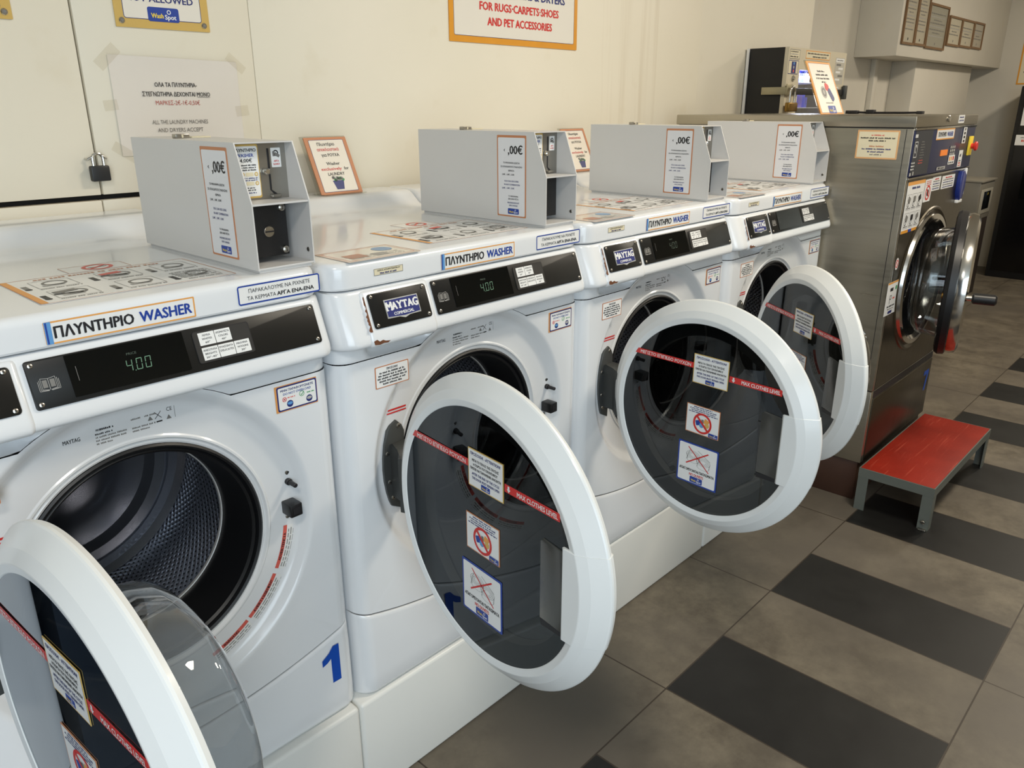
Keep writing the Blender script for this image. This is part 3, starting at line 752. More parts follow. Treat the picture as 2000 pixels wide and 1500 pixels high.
    d.text('ΠΛΥΝΤΗΡΙΟ', .001, .0335, .0052, INK, .040, .02); d.text('WASHER', .001, .0255, .0052, BLUE, .030, .02); d.text('4,00€', .002, .0175, .0058, INK, .021, .015)
    for q in range(3): d.bars(.002, .010-.0038*q, .036, .0026, INK, 3, q)
    for yy in (-.0045, -.019):
        for xx in (-.013, -.006, .018): d.disc(xx, yy, .0034, GOLD, 3, 14); d.disc(xx, yy, .0020, CREAM, 4, 12)
        d.rect(.006, yy, .014, .006, CREAM, 3, .001)
    for q in range(2): d.bars(.002, -.0105-.0032*q, .036, .0024, NAVY, 3, q+5)
    d.bars(.002, -.026, .022, .0024, INK, 3, 8); d.bars(.002, -.0295, .026, .0024, INK, 3, 9); d.bars(.002, -.0338, .026, .0024, NAVY, 3, 10)
    d.build('coin_instruction_card', meter, (.6065, .0755, 1.3145), X, Z)
    d = Dec(.0175, .031, PAPER, .001); d.ring(.0, .007, .003, .005, INK, 1, 14); d.rect(.002, .004, .010, .005, GREYI, 2, .001, -.5); d.rect(-.004, .006, .004, .008, GREYI, 2)
    d.text('ΑΡΓΑ', 0, -.0055, .0028, RED, .009, .02); d.text('SLOWLY', 0, -.0105, .0028, RED, .012, .02)
    d.build('slow_coins_label', meter, (.6635, .0755, 1.3345), X, Z)
    d = Dec(.0885, .178, BROWNO, .002); d.rect(0, -.001, .082, .170, mat('price_label_paper', (222, 222, 224), .35), 1, .003)
    d.text(',00€', .012, .0585, .0185, INK, .043, .02); d.text('‹', -.021, .0585, .0075, INK, .004, .02)
    for q, s_ in enumerate(('ΤΟ ΜΗΧΑΝΗΜΑ ΔΕΧΕΤΑΙ', 'ΣΕ ΟΠΟΙΟΔΗΠΟΤΕ ΣΥΝΔΥΑΣΜΟ', 'ΚΕΡΜΑΤΑ')): d.text(s_, 0, .030-.0085*q, .0038, INK, (.050, .066, .018)[q], .01)
    d.text('2,00€ , 1,00€ , 0,50€', -.010, .0045, .0036, INK, .038, .01)
    d.text('YOU CAN USE COINS', 0, -.010, .0038, NAVY, .044, .01); d.text('IN ANY COMBINATION', .002, -.0175, .0038, NAVY, .048, .01); d.text('2,00€ , 1,00€ , 0,50€', -.010, -.0255, .0036, NAVY, .038, .01)
    d.text('ΤΟ ΜΗΧΑΝΗΜΑ', .006, -.043, .0034, INK, .030, .012); d.text('ΔΕΝ ΔΙΝΕΙ ΡΕΣΤΑ', .006, -.049, .0034, INK, .032, .012)
    d.text('MACHINE DOES NOT', .006, -.0575, .0034, NAVY, .036, .012); d.text('GIVE CHANGE', .006, -.0635, .0034, NAVY, .026, .012)
    d.logo(.006, -.0765, .034, .0125)
    d.build('price_sticker', meter, (xa-.0001, .120, 1.264), -Y, Z)
    # --- door, in its own frame: origin on the hinge axis, closed position
    def D(o): o.location = (0, 0, 0); return o
    global OFF
    keep = OFF; OFF = Vector((0, 0, 0))
    DC = Vector((.267, 0, 0))
    A = Y                                               # from outer face toward the drum
    prof = [(.190, .039), (.192, .020), (.219, .006), (.2225, .0008), (.2236, -.0002), (.2340, -.0024), (.2356, -.0020), (.2496, .0064), (.2514, .0080), (.2700, .0245), (.2716, .0266), (.2718, .030), (.269, .036), (.24, .040), (.190, .041)]
    bm = bmesh.new(); revolve(bm, prof, DC, X, Z, A, 144)
    door = obj('door', bm, DOORW, root, ang=.13)
    bm = bmesh.new(); revolve(bm, [(.2235, .0010), (.150, .0004), (.0, .0000)], DC, X, Z, A, 96)
    obj('door_glass', bm, DGLASS, door, recalc=False)
    bm = bmesh.new(); revolve(bm, [(.192, .036), (.185, .043), (.175, .056), (.166, .088), (.161, .112), (.153, .127), (.138, .136), (.11, .140), (0, .141)], DC, X, Z, A, 96)
    obj('glass_bowl', bm, BGLASS, door, recalc=False)
    for a in (60, -35, 150, 240):
        bm = bmesh.new(); c_ = DC+X*.188*math.cos(R(a))+Z*.188*math.sin(R(a)); cyl(bm, c_+Y*.036, Y, .006, .012, 14, bev=.002)
        obj('bowl_clip', bm, INK, door)
    # handle: swollen piece of the rim on the free side
    hp = [('in', .022), ('in', -.0012), ('in2', -.0042), (.2343, -.0032), (.2360, -.0027), (.2500, .0058), (.2520, .0075), (.2708, .0240), (.2724, .0264), (.2726, .030), (.270, .037), (.25, .041), ('in', .032)]
    bm = bmesh.new(); rows = []
    zs_ = [-.0815, -.0803]+[-.0803+.1541*i/20 for i in range(1, 21)]+[.0750]
    zs_ = zs_[:1]+zs_[1:-1]+[zs_[-1]]; nz = len(zs_)-1
    for i, zz in enumerate(zs_):
        row = []; e = min(i, nz-i); sh = (0.0022, 0, 0)[min(e, 2)]
        for r_, h_ in hp:
            if r_ == 'in': xx = .197+ (.002 if e < 1 else 0)
            elif r_ == 'in2': xx = .201+(.002 if e < 1 else 0)
            else: xx = math.sqrt(max(1e-6, (r_-sh*.4)**2-zz*zz))
            row.append(DC+X*xx+Z*zz+Y*(h_+sh))
        rows.append(row)
    V = grid(bm, rows, closev=True); face(bm, V[0]); face(bm, V[-1][::-1])
    hd = obj('door_handle', bm, DOORW, door, ang=.13)
    bm = bmesh.new(); prism(bm, [(.150, -.070), (.202, -.072), (.202, .056), (.196, .066), (.156, .070), (.150, .064)], (.267, .0005, 0), X, Z, -Y, .0022, bev=.0012)
    prism(bm, [(.152, -.082), (.200, -.080), (.200, -.0715), (.150, -.0715)], (.267, .0005, 0), X, Z, -Y, .0012, mi=1)
    obj('handle_recess', bm, [SMOKE, INK], door)
    # stickers on the glass
    yg = -.0004
    def on_glass(d, name, xx, zz): d.build(name, door, (.267+xx, yg, zz), X, Z)
    ST = mat('red_vinyl_strip', (206, 48, 44), .4, coat=.2)
    d = Dec(.166, .0125, ST, 0, .0003); d.text('ΜΕΓΙΣΤΟ ΕΠΙΠΕΔΟ ΡΟΥΧΩΝ', .004, 0, .0078, PAPER, .142, .01); on_glass(d, 'max_level_strip', -.1085, .1265)
    d = Dec(.124, .0135, ST, 0, .0003); d.text('MAX CLOTHES LEVEL', .013, 0, .0080, PAPER, .090, .015)
    d.rect(-.052, .0022, .0042, .006, PAPER, 2); d.poly([(-.0565, .0), (-.052, -.0058), (-.0475, .0)], PAPER, 2); on_glass(d, 'max_level_strip', .128, .1175)
    d = Dec(.090, .067, GOLD, .001, .0005); d.rect(0, 0, .0865, .0635, PAPER, 1, .001)
    d.text('ΠΡΟΣΟΧΗ! - ATTENTION!', 0, .0255, .0052, NAVY, .076, .02)
    for q, s_ in enumerate(('ΜΕΤΑ ΤΟ ΤΕΛΟΣ ΤΗΣ ΠΛΥΣΗΣ', 'Η ΠΟΡΤΑ ΤΟΥ ΠΛΥΝΤΗΡΙΟΥ', 'ΠΡΕΠΕΙ ΝΑ ΠΑΡΑΜΕΝΕΙ ΑΝΟΙΧΤΗ')): d.text(s_, 0, .0145-.0075*q, .0045, INK, (.068, .062, .078)[q], .02)
    for q, s_ in enumerate(('AFTER THE END OF THE CYCLE', 'THE DOOR MUST REMAIN OPEN')): d.text(s_, 0, -.0095-.0075*q, .0045, NAVY, (.070, .070)[q], .02)
    d.logo(0, -.026, .023, .0095); on_glass(d, 'attention_sticker', .0185, .1215)
    d = Dec(.088, .068, BROWNO, .001, .0005); d.rect(0, 0, .0845, .0645, PAPER, 1, .001)
    for q in range(4): d.bars(0, .0295-.0042*q, (.05, .07, .062, .076)[q], .0030, NAVY, 3, q)
    d.rect(-.010, -.006, .016, .012, BLUE, 2, .002, .3); d.disc(-.002, -.0105, .006, SKYB, 3, 14); d.rect(.010, .0, .013, .012, ORANGE, 2, .002, -.4); d.disc(.012, -.008, .006, GOLD, 3, 14); d.rect(.0, -.001, .006, .010, GREYI, 3)
    d.ring(0, -.006, .0195, .0245, RED, 4, 40); d.line(-.0155, .0095, .0155, -.0215, .0050, RED, 5); d.logo(.030, -.0275, .024, .0095, 6); on_glass(d, 'prohibition_sticker', .0085, .0025)
    d = Dec(.108, .1005, BLUE, .002, .0005); d.rect(0, .0, .101, .0935, PAPER, 1, .003)
    for q, (xx, yy, a_) in enumerate(((-.012, .022, .5), (.016, .012, .3))):
        for k in range(4): d.ring(xx, yy, .018-.0035*k, .0186-.0035*k, INK if k % 2 == 0 else GREYI, 2, 28, .55)
        d.line(xx-.018, yy, xx-.018+.004, yy-.012, .0009, INK, 2); d.line(xx+.018, yy, xx+.018-.002, yy-.012, .0009, INK, 2); d.ring(xx, yy-.011, .0165, .0172, INK, 2, 28, .5, math.pi, 2*math.pi)
    d.line(-.030, .008, -.020, .036, .0008, GREYI, 2); d.line(.0, .036, .034, .018, .0008, GREYI, 2)
    d.line(-.026, .040, .032, -.010, .0022, RED, 4); d.line(-.030, -.002, .028, .036, .0030, RED, 4)
    d.text('ΑΠΑΓΟΡΕΥΟΝΤΑΙ ΠΑΠΛΩΜΑΤΑ', 0, -.0165, .0066, INK, .094, .02); d.text('NO DUVETS', .0, -.0265, .0066, RED, .038, .02)
    d.logo(0, -.0385, .034, .0145); on_glass(d, 'no_duvets_sticker', .0035, -.108)
    OFF = keep
    door.location = (.076, -.052, .737-ZB)
    return root, door

def dup(root):
    r = root.copy(); COL.objects.link(r)
    for ch in list(root.children):
        c = ch.copy(); COL.objects.link(c); c.parent = r
        for g_ in list(ch.children):
            d = g_.copy(); COL.objects.link(d); d.parent = c
    return r
def kids(o): return [c for c in COL.objects if c.parent == o]
def find(root, base):
    return [c for c in root.children_recursive if c.name.split('.')[0] == base]

w1, door1 = build_washer()
WASH = [w1] + [dup(w1) for _ in range(3)]
LABS = ('white front-loading washer with a blue number 1 on its lower panel, nearest the camera',
        'white front-loading washer right of the number 1 washer, lit price display and wide open door',
        'third white washer from the camera, with heavy rust down the drawer edge',
        'white washer at the far end of the row, touching the stainless steel machine')
HW = ((-.004, .0125, 86.4, .016, -.001, 0), (.004, .002, 97.2, -.003, .005, .009), (-.002, -.005, 94.8, -.013, .004, .008), (.0003, -.011, 125.5, 0, -.010, -.001))
for k, r in enumerate(WASH):
    dx, dy, th, hx, hy, hz = HW[k]
    r.location = (k*PITCH_X+dx*.5, dy, ZB); r['label'] = LABS[k]
    dr = find(r, 'door')[0]; dr.location = (.076+hx-dx*.5, -.052+hy-dy, .737-ZB+hz); dr.rotation_euler = (0, 0, -R(th))
    if k: bpy.data.objects.remove(find(r, 'number_decal')[0])
    if k == 0:
        for nm in ('rusted_edge', 'flaked_paint'): bpy.data.objects.remove(find(r, nm)[0])
    if k == 3: bpy.data.objects.remove(find(r, 'price_digits')[0])
    if k == 2:
        o = find(r, 'price_digits')[0]; o.data = o.data.copy(); o.data.materials[0] = LEDD
OFF = Vector((0, 0, 0))

# ------------------------------------------------------------------ stainless washer at the end of the row
def steel_mat(name, col, rough, stretch):
    m, nt, b, tc, mth, mix, noise, ramp, N = node_mat(name)
    mp = N('Mapping'); mp.inputs['Scale'].default_value = stretch; nt.links.new(tc.outputs['Object'], mp.inputs[0])
    f = noise(1, 6, mp.outputs[0], .6)
    l = lin(col); nt.links.new(mix(f, tuple(v*.86 for v in l[:3])+(1,), tuple(min(1, v*1.12) for v in l[:3])+(1,)), b.inputs['Base Color'])
    b.inputs['Metallic'].default_value = .92
    rg = N('MapRange'); rg.inputs[3].default_value = rough*.75; rg.inputs[4].default_value = rough*1.3
    nt.links.new(f, rg.inputs[0]); nt.links.new(rg.outputs[0], b.inputs['Roughness'])
    return m
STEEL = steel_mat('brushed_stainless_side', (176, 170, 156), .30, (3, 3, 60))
STEELD = steel_mat('stainless_front_dark_reflection', (92, 85, 72), .30, (60, 3, 3))  # same stainless, base colour darkened to imitate a reflected dark room
BROWN = mat('dark_brown_base', (60, 36, 24), .5, vary=.15, vscale=20)
PBLUE = mat('dark_blue_panel', (24, 34, 72), .35, coat=.2)
PGREY = mat('charcoal_panel', (44, 48, 56), .4)
sx0, sx1, sy0, sy1 = 2.764, 3.474, -.256, .62
sm = thing('industrial_washer', 'large stainless steel washer with a dark blue control panel beyond the white row', 'washing machine', ((sx0+sx1)/2, sy0, 0))
OFF = -Vector(sm.location)
def sp_(name, m, *boxes, parent=None, bev=.002, flat=False):
    bm = bmesh.new()
    for bb in boxes: box(bm, *bb, bev=bev)
    return obj(name, bm, m, parent or sm, flat=flat)
sp_('base', BROWN, (sx0+.004, sx1-.004, sy0+.012, sy1-.02, 0, .153))
sp_('lower_body', STEEL, (sx0, sx1, sy0+.002, sy1, .1545, .4365), bev=.003)
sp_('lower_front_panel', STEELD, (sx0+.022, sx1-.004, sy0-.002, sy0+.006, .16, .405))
sp_('shadow_gap', INK, (sx0+.002, sx1-.002, sy0+.012, sy1-.004, .436, .4405), bev=0)  # black slab standing in for the shade in the body joint
sp_('toe_shadow_strip', INK, (sx0+.022, sx1-.002, sy0+.0005, sy0+.01, .408, .434), bev=0)  # solid black strip painting the shade of a slot above the lower panel
# body shell open at the front for the drum
fx0, fx1 = sx0+.022, sx1
bm = bmesh.new()
box(bm, sx0, sx0+.02, sy0, sy1, .440, 1.342, bev=.002); box(bm, sx1-.004, sx1, sy0+.004, sy1, .440, 1.342); box(bm, sx0+.02, sx1-.004, sy1-.01, sy1, .440, 1.342)
body = obj('body', bm, STEEL, sm)
bm = bmesh.new(); box(bm, sx0-.0006, sx0+.0005, sy0+.0215, sy0+.0235, .442, 1.340)
obj('panel_seam', bm, INK, sm, flat=True)
bm = bmesh.new(); dcx, dcz = 3.122, .795
ths = sorted(set([2*math.pi*i/96 for i in range(96)] + [math.atan2(pz-dcz, px-dcx) % (2*math.pi) for px in (fx0, fx1-.004) for pz in (.441, 1.178)])); rows = []
for t in ths:
    c, s_ = math.cos(t), math.sin(t); d_ = 9
    if c > 1e-9: d_ = min(d_, (fx1-.004-dcx)/c)
    if c < -1e-9: d_ = min(d_, (fx0-dcx)/c)
    if s_ > 1e-9: d_ = min(d_, (1.178-dcz)/s_)
    if s_ < -1e-9: d_ = min(d_, (.441-dcz)/s_)
    rows.append([(dcx+c*r_, sy0+yy, dcz+s_*r_) for r_, yy in ((d_, .02), (d_, 0), (.272, 0), (.268, -.004), (.262, -.004), (.258, .0), (.25, .004), (.248, .02))])
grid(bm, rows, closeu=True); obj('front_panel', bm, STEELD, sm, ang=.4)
bm = bmesh.new(); revolve(bm, [(.25, .006), (.244, -.010), (.226, -.012), (.214, .0), (.210, .03), (.208, .09), (.214, .10)], (dcx, sy0, dcz), X, Z, Y, 72); obj('door_ring', bm, CHROME, sm)
bm = bmesh.new(); uvl = bm.loops.layers.uv.new('UVMap')
for i in range(72):
    for (r0, h0, a0_), (r1, h1, a1_) in (((.212, .10, 0), (.27, .115, .06)), ((.27, .115, .06), (.27, .46, .40)), ((.27, .46, .40), (.0, .46, .67))):
        q = [(dcx+r_*math.cos(2*math.pi*ii/72), sy0+h_, dcz+r_*math.sin(2*math.pi*ii/72)) for ii, r_, h_ in ((i, r0, h0), (i+1, r0, h0), (i+1, r1, h1), (i, r1, h1))]
        if r1 == 0: q = q[:3]
        f = bm.faces.new([bm.verts.new(p) for p in q])
        for l, (ii, aa) in zip(f.loops, ((i, a0_), (i+1, a0_), (i+1, a1_), (i, a1_))): l[uvl].uv = (2*math.pi*ii/72*.135, aa*.5)
obj('drum', bm, bpy.data.materials['perforated_drum_steel'], sm, recalc=False)
sp_('top_cap', STEEL, (sx0-.003, sx1+.003, sy0-.004, sy1+.01, 1.345, 1.381), bev=.003)
sp_('cap_shadow_gap', INK, (sx0+.002, sx1-.002, sy0+.004, sy1, 1.341, 1.346), bev=0)  # black slab painting the shadow line under the cap
cp = sp_('control_panel', PBLUE, (sx0+.004, sx1-.001, sy0-.003, sy0+.004, 1.189, 1.339), bev=.001)
sp_('panel_field', PGREY, (sx0+.012, 2.955, sy0-.004, sy0-.002, 1.193, 1.335), parent=cp, bev=0)
for zz in (1.183, 1.340):
    bm = bmesh.new(); box(bm, sx0+.002, sx1+.001, sy0-.006, sy0+.004, zz-.004, zz+.004, bev=.002); obj('silver_trim_bar', bm, CHROME, cp)
yP = sy0-.0042
d = Dec(1, 1); d.t = 0
d.bars(-.168, .055, .026, .013, PAPER, 2, 6); d.border(.030, .050, .002, PAPER, 1, .002, -.158, .012); d.ring(-.158, .014, .006, .009, PAPER, 2, 16, 1.6, .3, 4.6)
for q in range(3): d.bars(-.164, -.030-.010*q, .036, .006, PAPER, 2, q)
for q in range(9): d.bars(-.092, .035-.0085*q, .034+.006*(q % 3), .0042, PINKR if q > 6 else GREYI, 2, q)
d.rect(-.178, -.066, .016, .010, LGREY, 2); d.rect(-.150, -.064, .010, .012, LGREY, 2)
d.build('panel_print', cp, (2.955, yP, 1.264), X, Z)
d = Dec(.205, .036, PAPER, .001, .0006); d.border(.205, .036, .004, ORANGE, 1, .001); d.text('ΠΛΥΝΤΗΡΙΟ', -.038, 0, .016, INK, .092, .015); d.text('WASHER', .052, 0, .016, BLUE, .066, .015); d.build('washer_name_sticker', cp, (3.096, yP, 1.318), X, Z)
sp_('amber_display', mat('amber_lcd', (214, 116, 40), .4, emit=.35), (3.075, 3.150, sy0-.0056, sy0-.003, 1.244, 1.264), parent=cp, bev=0)
d = Dec(1, 1); d.t = 0
for i in range(3):
    for j in range(3): d.rect(-.022+.022*i, .012-.012*j, .016, .008, LGREY, 1)
d.build('keypad_print', cp, (3.212, yP, 1.258), X, Z)
d = Dec(.075, .032, PAPER, .001, .0006)
for i in range(3): d.rect(-.024+.022*i, .004, .014, .014, ORANGE if i < 2 else RED, 1); d.rect(-.024+.022*i, -.010, .014, .005, INK, 2)
d.build('programme_sticker', cp, (3.217, yP, 1.2255), X, Z)
d = Dec(.042, .058, PAPER, .001, .0006)
for i in range(4): d.rect(0, .021-.014*i, .020, .009, INK if i else GREYI, 1)
d.build('cycle_sticker', cp, (3.332, yP, 1.308), X, Z)
d = Dec(.048, .060, PAPER, .001, .0006); d.bars(0, .012, .024, .014, INK, 2, 5)
for q in range(3): d.bars(0, -.008-.008*q, .034, .006, PINKR if q else GREYI, 2, q)
d.build('programme_card', cp, (3.327, yP, 1.2245), X, Z)
bm = bmesh.new(); box(bm, 3.404, 3.446, sy0-.010, sy0-.003, 1.232, 1.302, bev=.002); es = obj('emergency_stop_plate', bm, YEL, cp)
bm = bmesh.new(); cyl(bm, (3.430, sy0-.010, 1.266), -Y, .010, .010, 20, mi=0); cyl(bm, (3.430, sy0-.020, 1.266), -Y, .017, .010, 24, bev=.003); obj('emergency_stop_button', bm, RED, es)
d = Dec(.10, .012); d.t = 0; d.rect(0, 0, .098, .011, LGREY, 1, .002); d.bars(0, 0, .07, .008, INK, 2, 3); d.build('maker_print', cp, (3.106, yP, 1.2015), X, Z)
# stickers on the dark front
def on_front(d, name, x_, z_): d.build(name, sm, (x_, sy0-.0002, z_), X, Z)
d = Dec(.178, .172, PAPER, .002, .0006); d.rect(0, .080, .178, .012, ORANGE, 1); d.rect(0, -.081, .178, .010, AMBER, 1); d.rect(.0, -.081, .034, .010, BLUE, 2); d.bars(0, .064, .085, .009, NAVY, 2, 2)
for i in range(3):
    for j in range(2):
        xx, yy = -.054+.054*i, .018-.062*j; d.border(.046, .052, .0012, GREYI, 1, .002, xx, yy)
        d.rect(xx, yy+.008, .026, .020, INK if (i+j) % 3 == 2 else GREYI, 2, .004, .4*(i-1)); d.ring(xx-.006, yy-.008, .006, .009, INK, 3, 14); d.bars(xx, yy-.020, .038, .004, INK, 3, i)
on_front(d, 'instruction_sticker', 2.880, 1.086)
d = Dec(.076, .078, PAPER, .002, .0006); d.ring(0, -.008, .020, .026, RED, 3, 28); d.line(-.014, .006, .014, -.022, .005, RED, 4); d.disc(0, -.008, .012, INK, 2, 16)
for q in range(3): d.bars(0, .032-.0062*q, .05, .0045, PINKR, 2, q)
on_front(d, 'prohibition_sticker', 3.013, 1.130)
for nm, xx, zz, ww, hh in (('washing_rules_sticker', 3.098, 1.148, .094, .048), ('notice_sticker', 3.240, 1.146, .155, .047)):
    d = Dec(ww, hh, PAPER, .002, .0006); d.bars(0, hh*.34, ww*.5, .006, RED, 2, 1)
    for q in range(4): d.bars(0, hh*.18-.0085*q, ww*.82, .0052, NAVY if q % 2 else GREYI, 2, q+2)
    on_front(d, nm, xx, zz)
d = Dec(.030, .040); d.t = .0003; d.disc(0, 0, .016, PAPER, 1, 24, .021); d.ring(0, 0, .010, .014, RED, 2, 20); d.line(-.007, .007, .007, -.007, .003, RED, 3); on_front(d, 'small_prohibition_sticker', 2.806, .898)
d = Dec(.112, .118, PAPER, .002, .0006); d.rect(0, .056, .112, .006, AMBER, 1); d.rect(-.012, .032, .030, .012, INK, 2); d.disc(.03, .034, .008, GREEN, 2, 12)
d.line(-.020, .012, -.020, -.018, .003, INK, 2); d.ring(-.012, .004, .006, .009, INK, 2, 14); d.rect(.018, -.002, .02, .006, PINKR, 2); d.bars(0, -.028, .075, .007, INK, 2, 1); d.bars(0, -.038, .06, .005, GREYI, 2, 3); d.rect(0, -.050, .040, .010, NAVY, 2)
on_front(d, 'handle_sticker', 2.808, .778)
d = Dec(.07, .028, PAPER, .001, .0006); d.bars(0, .006, .052, .006, NAVY, 2, 1); d.bars(0, -.005, .056, .007, NAVY, 2, 2); d.build('cap_sticker', sm, (3.258, sy0-.0042, 1.366), X, Z)
bm = bmesh.new(); cyl(bm, (3.098, sy0-.004, 1.369), -Y, .012, .006, 20, bev=.002); obj('lock_barrel', bm, CHROME, sm)
bm = bmesh.new()
for xx, zz, ro in ((3.39, 1.135, 0),):
    prism(bm, [(-.034, .02), (-.028, .052), (.004, .052), (.030, .036), (.034, -.01), (.020, -.05), (-.010, -.058), (-.030, -.03)], (xx, sy0, zz-.01), X, Z, -Y, .016, bev=.004)
obj('soap_hopper_flap', bm, mat('blue_plastic_flap', (26, 44, 120), .3, coat=.3), sm)
bm = bmesh.new(); box(bm, 3.424, 3.434, sy0-.012, sy0, 1.085, 1.185, bev=.002); box(bm, 3.372, 3.430, sy0-.012, sy0, 1.056, 1.068, bev=.002); obj('hopper_frame', bm, PAPER, sm)
for zz, xx in ((.655, sx0+.012), (.225, sx0+.034)): screw(Vector((xx, sy0-.0025, zz)), sm, .006, -Y, X) if False else None
d = Dec(1, 1); d.t = 0; d.poly([(-.012, -.045), (.010, -.045), (.030, .028), (.030, .045), (-.034, .045), (-.034, .026), (.006, .026)], bpy.data.materials['royal_blue_vinyl'], 1); d.build('number_decal', sm, (3.418, sy0-.0022, .318), X, Z)
d = Dec(.136, .092, CREAM, .002, .0006); d.border(.136, .092, .005, mat('peach_border', (218, 168, 116), .5), 1, .002); d.bars(0, .030, .044, .005, PINKR, 2, 1)
for q, (ww, cc) in enumerate(((.112, INK), (.058, INK), (.0, INK), (.050, BROWNO), (.096, NAVY), (.058, NAVY), (.040, GREYI))):
    if ww: d.bars(0, .021-.0088*q, ww, .0055, cc, 2, q)
d.build('side_notice', sm, (sx0-.0002, -.147, 1.290), -Y, Z)
# ajar round door
dth = R(13.5); ax = Vector((3.392, -.318, dcz)); dd = Vector((-math.cos(dth), -math.sin(dth), 0)); nn = Vector((math.sin(dth), -math.cos(dth), 0))  # nn points outward
dc = ax + dd*.268
u_, v_, a_ = dd, Z, -nn
bm = bmesh.new(); revolve(bm, [(.205, .010), (.205, -.012), (.215, -.030), (.238, -.034), (.252, -.026), (.256, -.010), (.254, .004), (.205, .010)], dc, u_, v_, a_, 96); dr2 = obj('door', bm, CHROME, sm)
bm = bmesh.new(); revolve(bm, [(.205, .008), (.250, .002), (.262, .008), (.264, .028), (.256, .040), (.236, .044), (.212, .040), (.205, .030), (.205, .008)], dc, u_, v_, a_, 96); obj('door_seal', bm, RUBBER, dr2)
bm = bmesh.new(); revolve(bm, [(.208, .0), (.204, .04), (.196, .09), (.186, .125), (.165, .142), (.12, .150), (0, .152)], dc, u_, v_, a_, 72); obj('glass_bowl', bm, BGLASS, dr2, recalc=False)
fe = dc + dd*.238
bm = bmesh.new(); cyl(bm, fe+nn*.016, nn, .010, .030, 18); obj('handle_stem', bm, CHROME, dr2)
bm = bmesh.new(); cyl(bm, fe+nn*.046, nn, .019, .074, 24, bev=.006); obj('door_knob', bm, mat('black_knob', (24, 24, 26), .35), dr2)
bm = bmesh.new(); cyl(bm, fe-nn*.046, nn, .011, .034, 18, bev=.002); obj('latch_bolt', bm, BRASS, dr2)
bm = bmesh.new(); box(bm, 3.375, 3.415, sy0-.075, sy0, dcz-.10, dcz+.10, bev=.006); obj('door_hinge', bm, CHROME, sm)
OFF = Vector((0, 0, 0))

# ------------------------------------------------------------------ red step in front of it
st = thing('step_stool', 'low step with a worn red chequer-plate top and grey angle-iron legs', 'step', (3.07, -.405, 0))
OFF = -Vector(st.location)
RTOP, nt, b, tc, mth, mix, noise, ramp, N = node_mat('worn_red_plate')
n1 = noise(7, 6); n2 = noise(46, 5, rough=.7)
col = mix(ramp(n1, .3, .7), lin((126, 28, 14)), lin((146, 38, 23))); col = mix(ramp(n2, .70, .78), col, lin((62, 52, 46)))
mp = N('Mapping'); mp.inputs['Scale'].default_value = (5, 120, 5); nt.links.new(tc.outputs['Object'], mp.inputs[0]); n4 = noise(1, 5, mp.outputs[0], .6)
col = mix(mth('MULTIPLY', ramp(n4, .60, .72), .45), col, lin((190, 92, 72)))
nt.links.new(col, b.inputs['Base Color']); b.inputs['Roughness'].default_value = .5; b.inputs['Specular IOR Level'].default_value = .15
wv = N('TexChecker'); wv.inputs['Scale'].default_value = 60; nt.links.new(tc.outputs['Object'], wv.inputs[0])
bp = N('Bump'); bp.inputs['Strength'].default_value = .35; bp.inputs['Distance'].default_value = .002; nt.links.new(wv.outputs[1], bp.inputs['Height']); nt.links.new(bp.outputs[0], b.inputs['Normal'])
IRON = mat('grey_painted_iron', (92, 96, 90), .5, vary=.12, vscale=18)
qx0, qx1, qy0, qy1, qz = 2.705, 3.438, -.530, -.272, .165
bm = bmesh.new(); box(bm, qx0+.004, qx1-.004, qy0+.004, qy1-.004, qz-.004, qz+.001, bev=.001); obj('tread_plate', bm, RTOP, st)
bm = bmesh.new()
for a in ((qx0, qx1, qy0, qy0+.004), (qx0, qx1, qy1-.004, qy1), (qx0, qx0+.004, qy0+.004, qy1-.004), (qx1-.004, qx1, qy0+.004, qy1-.004)): box(bm, *a, qz-.034, qz)
box(bm, qx0+.004, qx1-.004, qy0+.004, qy0+.03, qz-.0082, qz-.0042); box(bm, qx0+.004, qx1-.004, qy1-.03, qy1-.004, qz-.0082, qz-.0042)
obj('angle_frame', bm, IRON, st, flat=True)
for lx, sx_ in ((qx0, 1), (qx1, -1)):
    for ly, sy_ in ((qy0, 1), (qy1, -1)):
        bm = bmesh.new(); prism(bm, [(0, 0), (.036, 0), (.036, .004), (.004, .004), (.004, .036), (0, .036)], (lx+sx_*.0006, ly+sy_*.0006, 0), X*sx_, Y*sy_, Z, qz-.009)
        leg = obj('leg', bm, IRON, st, flat=True)
        if (lx, ly) == (qx0, qy0):
            bm = bmesh.new(); cyl(bm, (lx-.001, ly+.018, .032), -X, .007, .008, 14, bev=.002); box(bm, lx-.012, lx+.02, ly+.004, ly+.03, 0, .006, bev=.002)
            obj('foot_bolt', bm, SCREW, leg)
OFF = Vector((0, 0, 0))

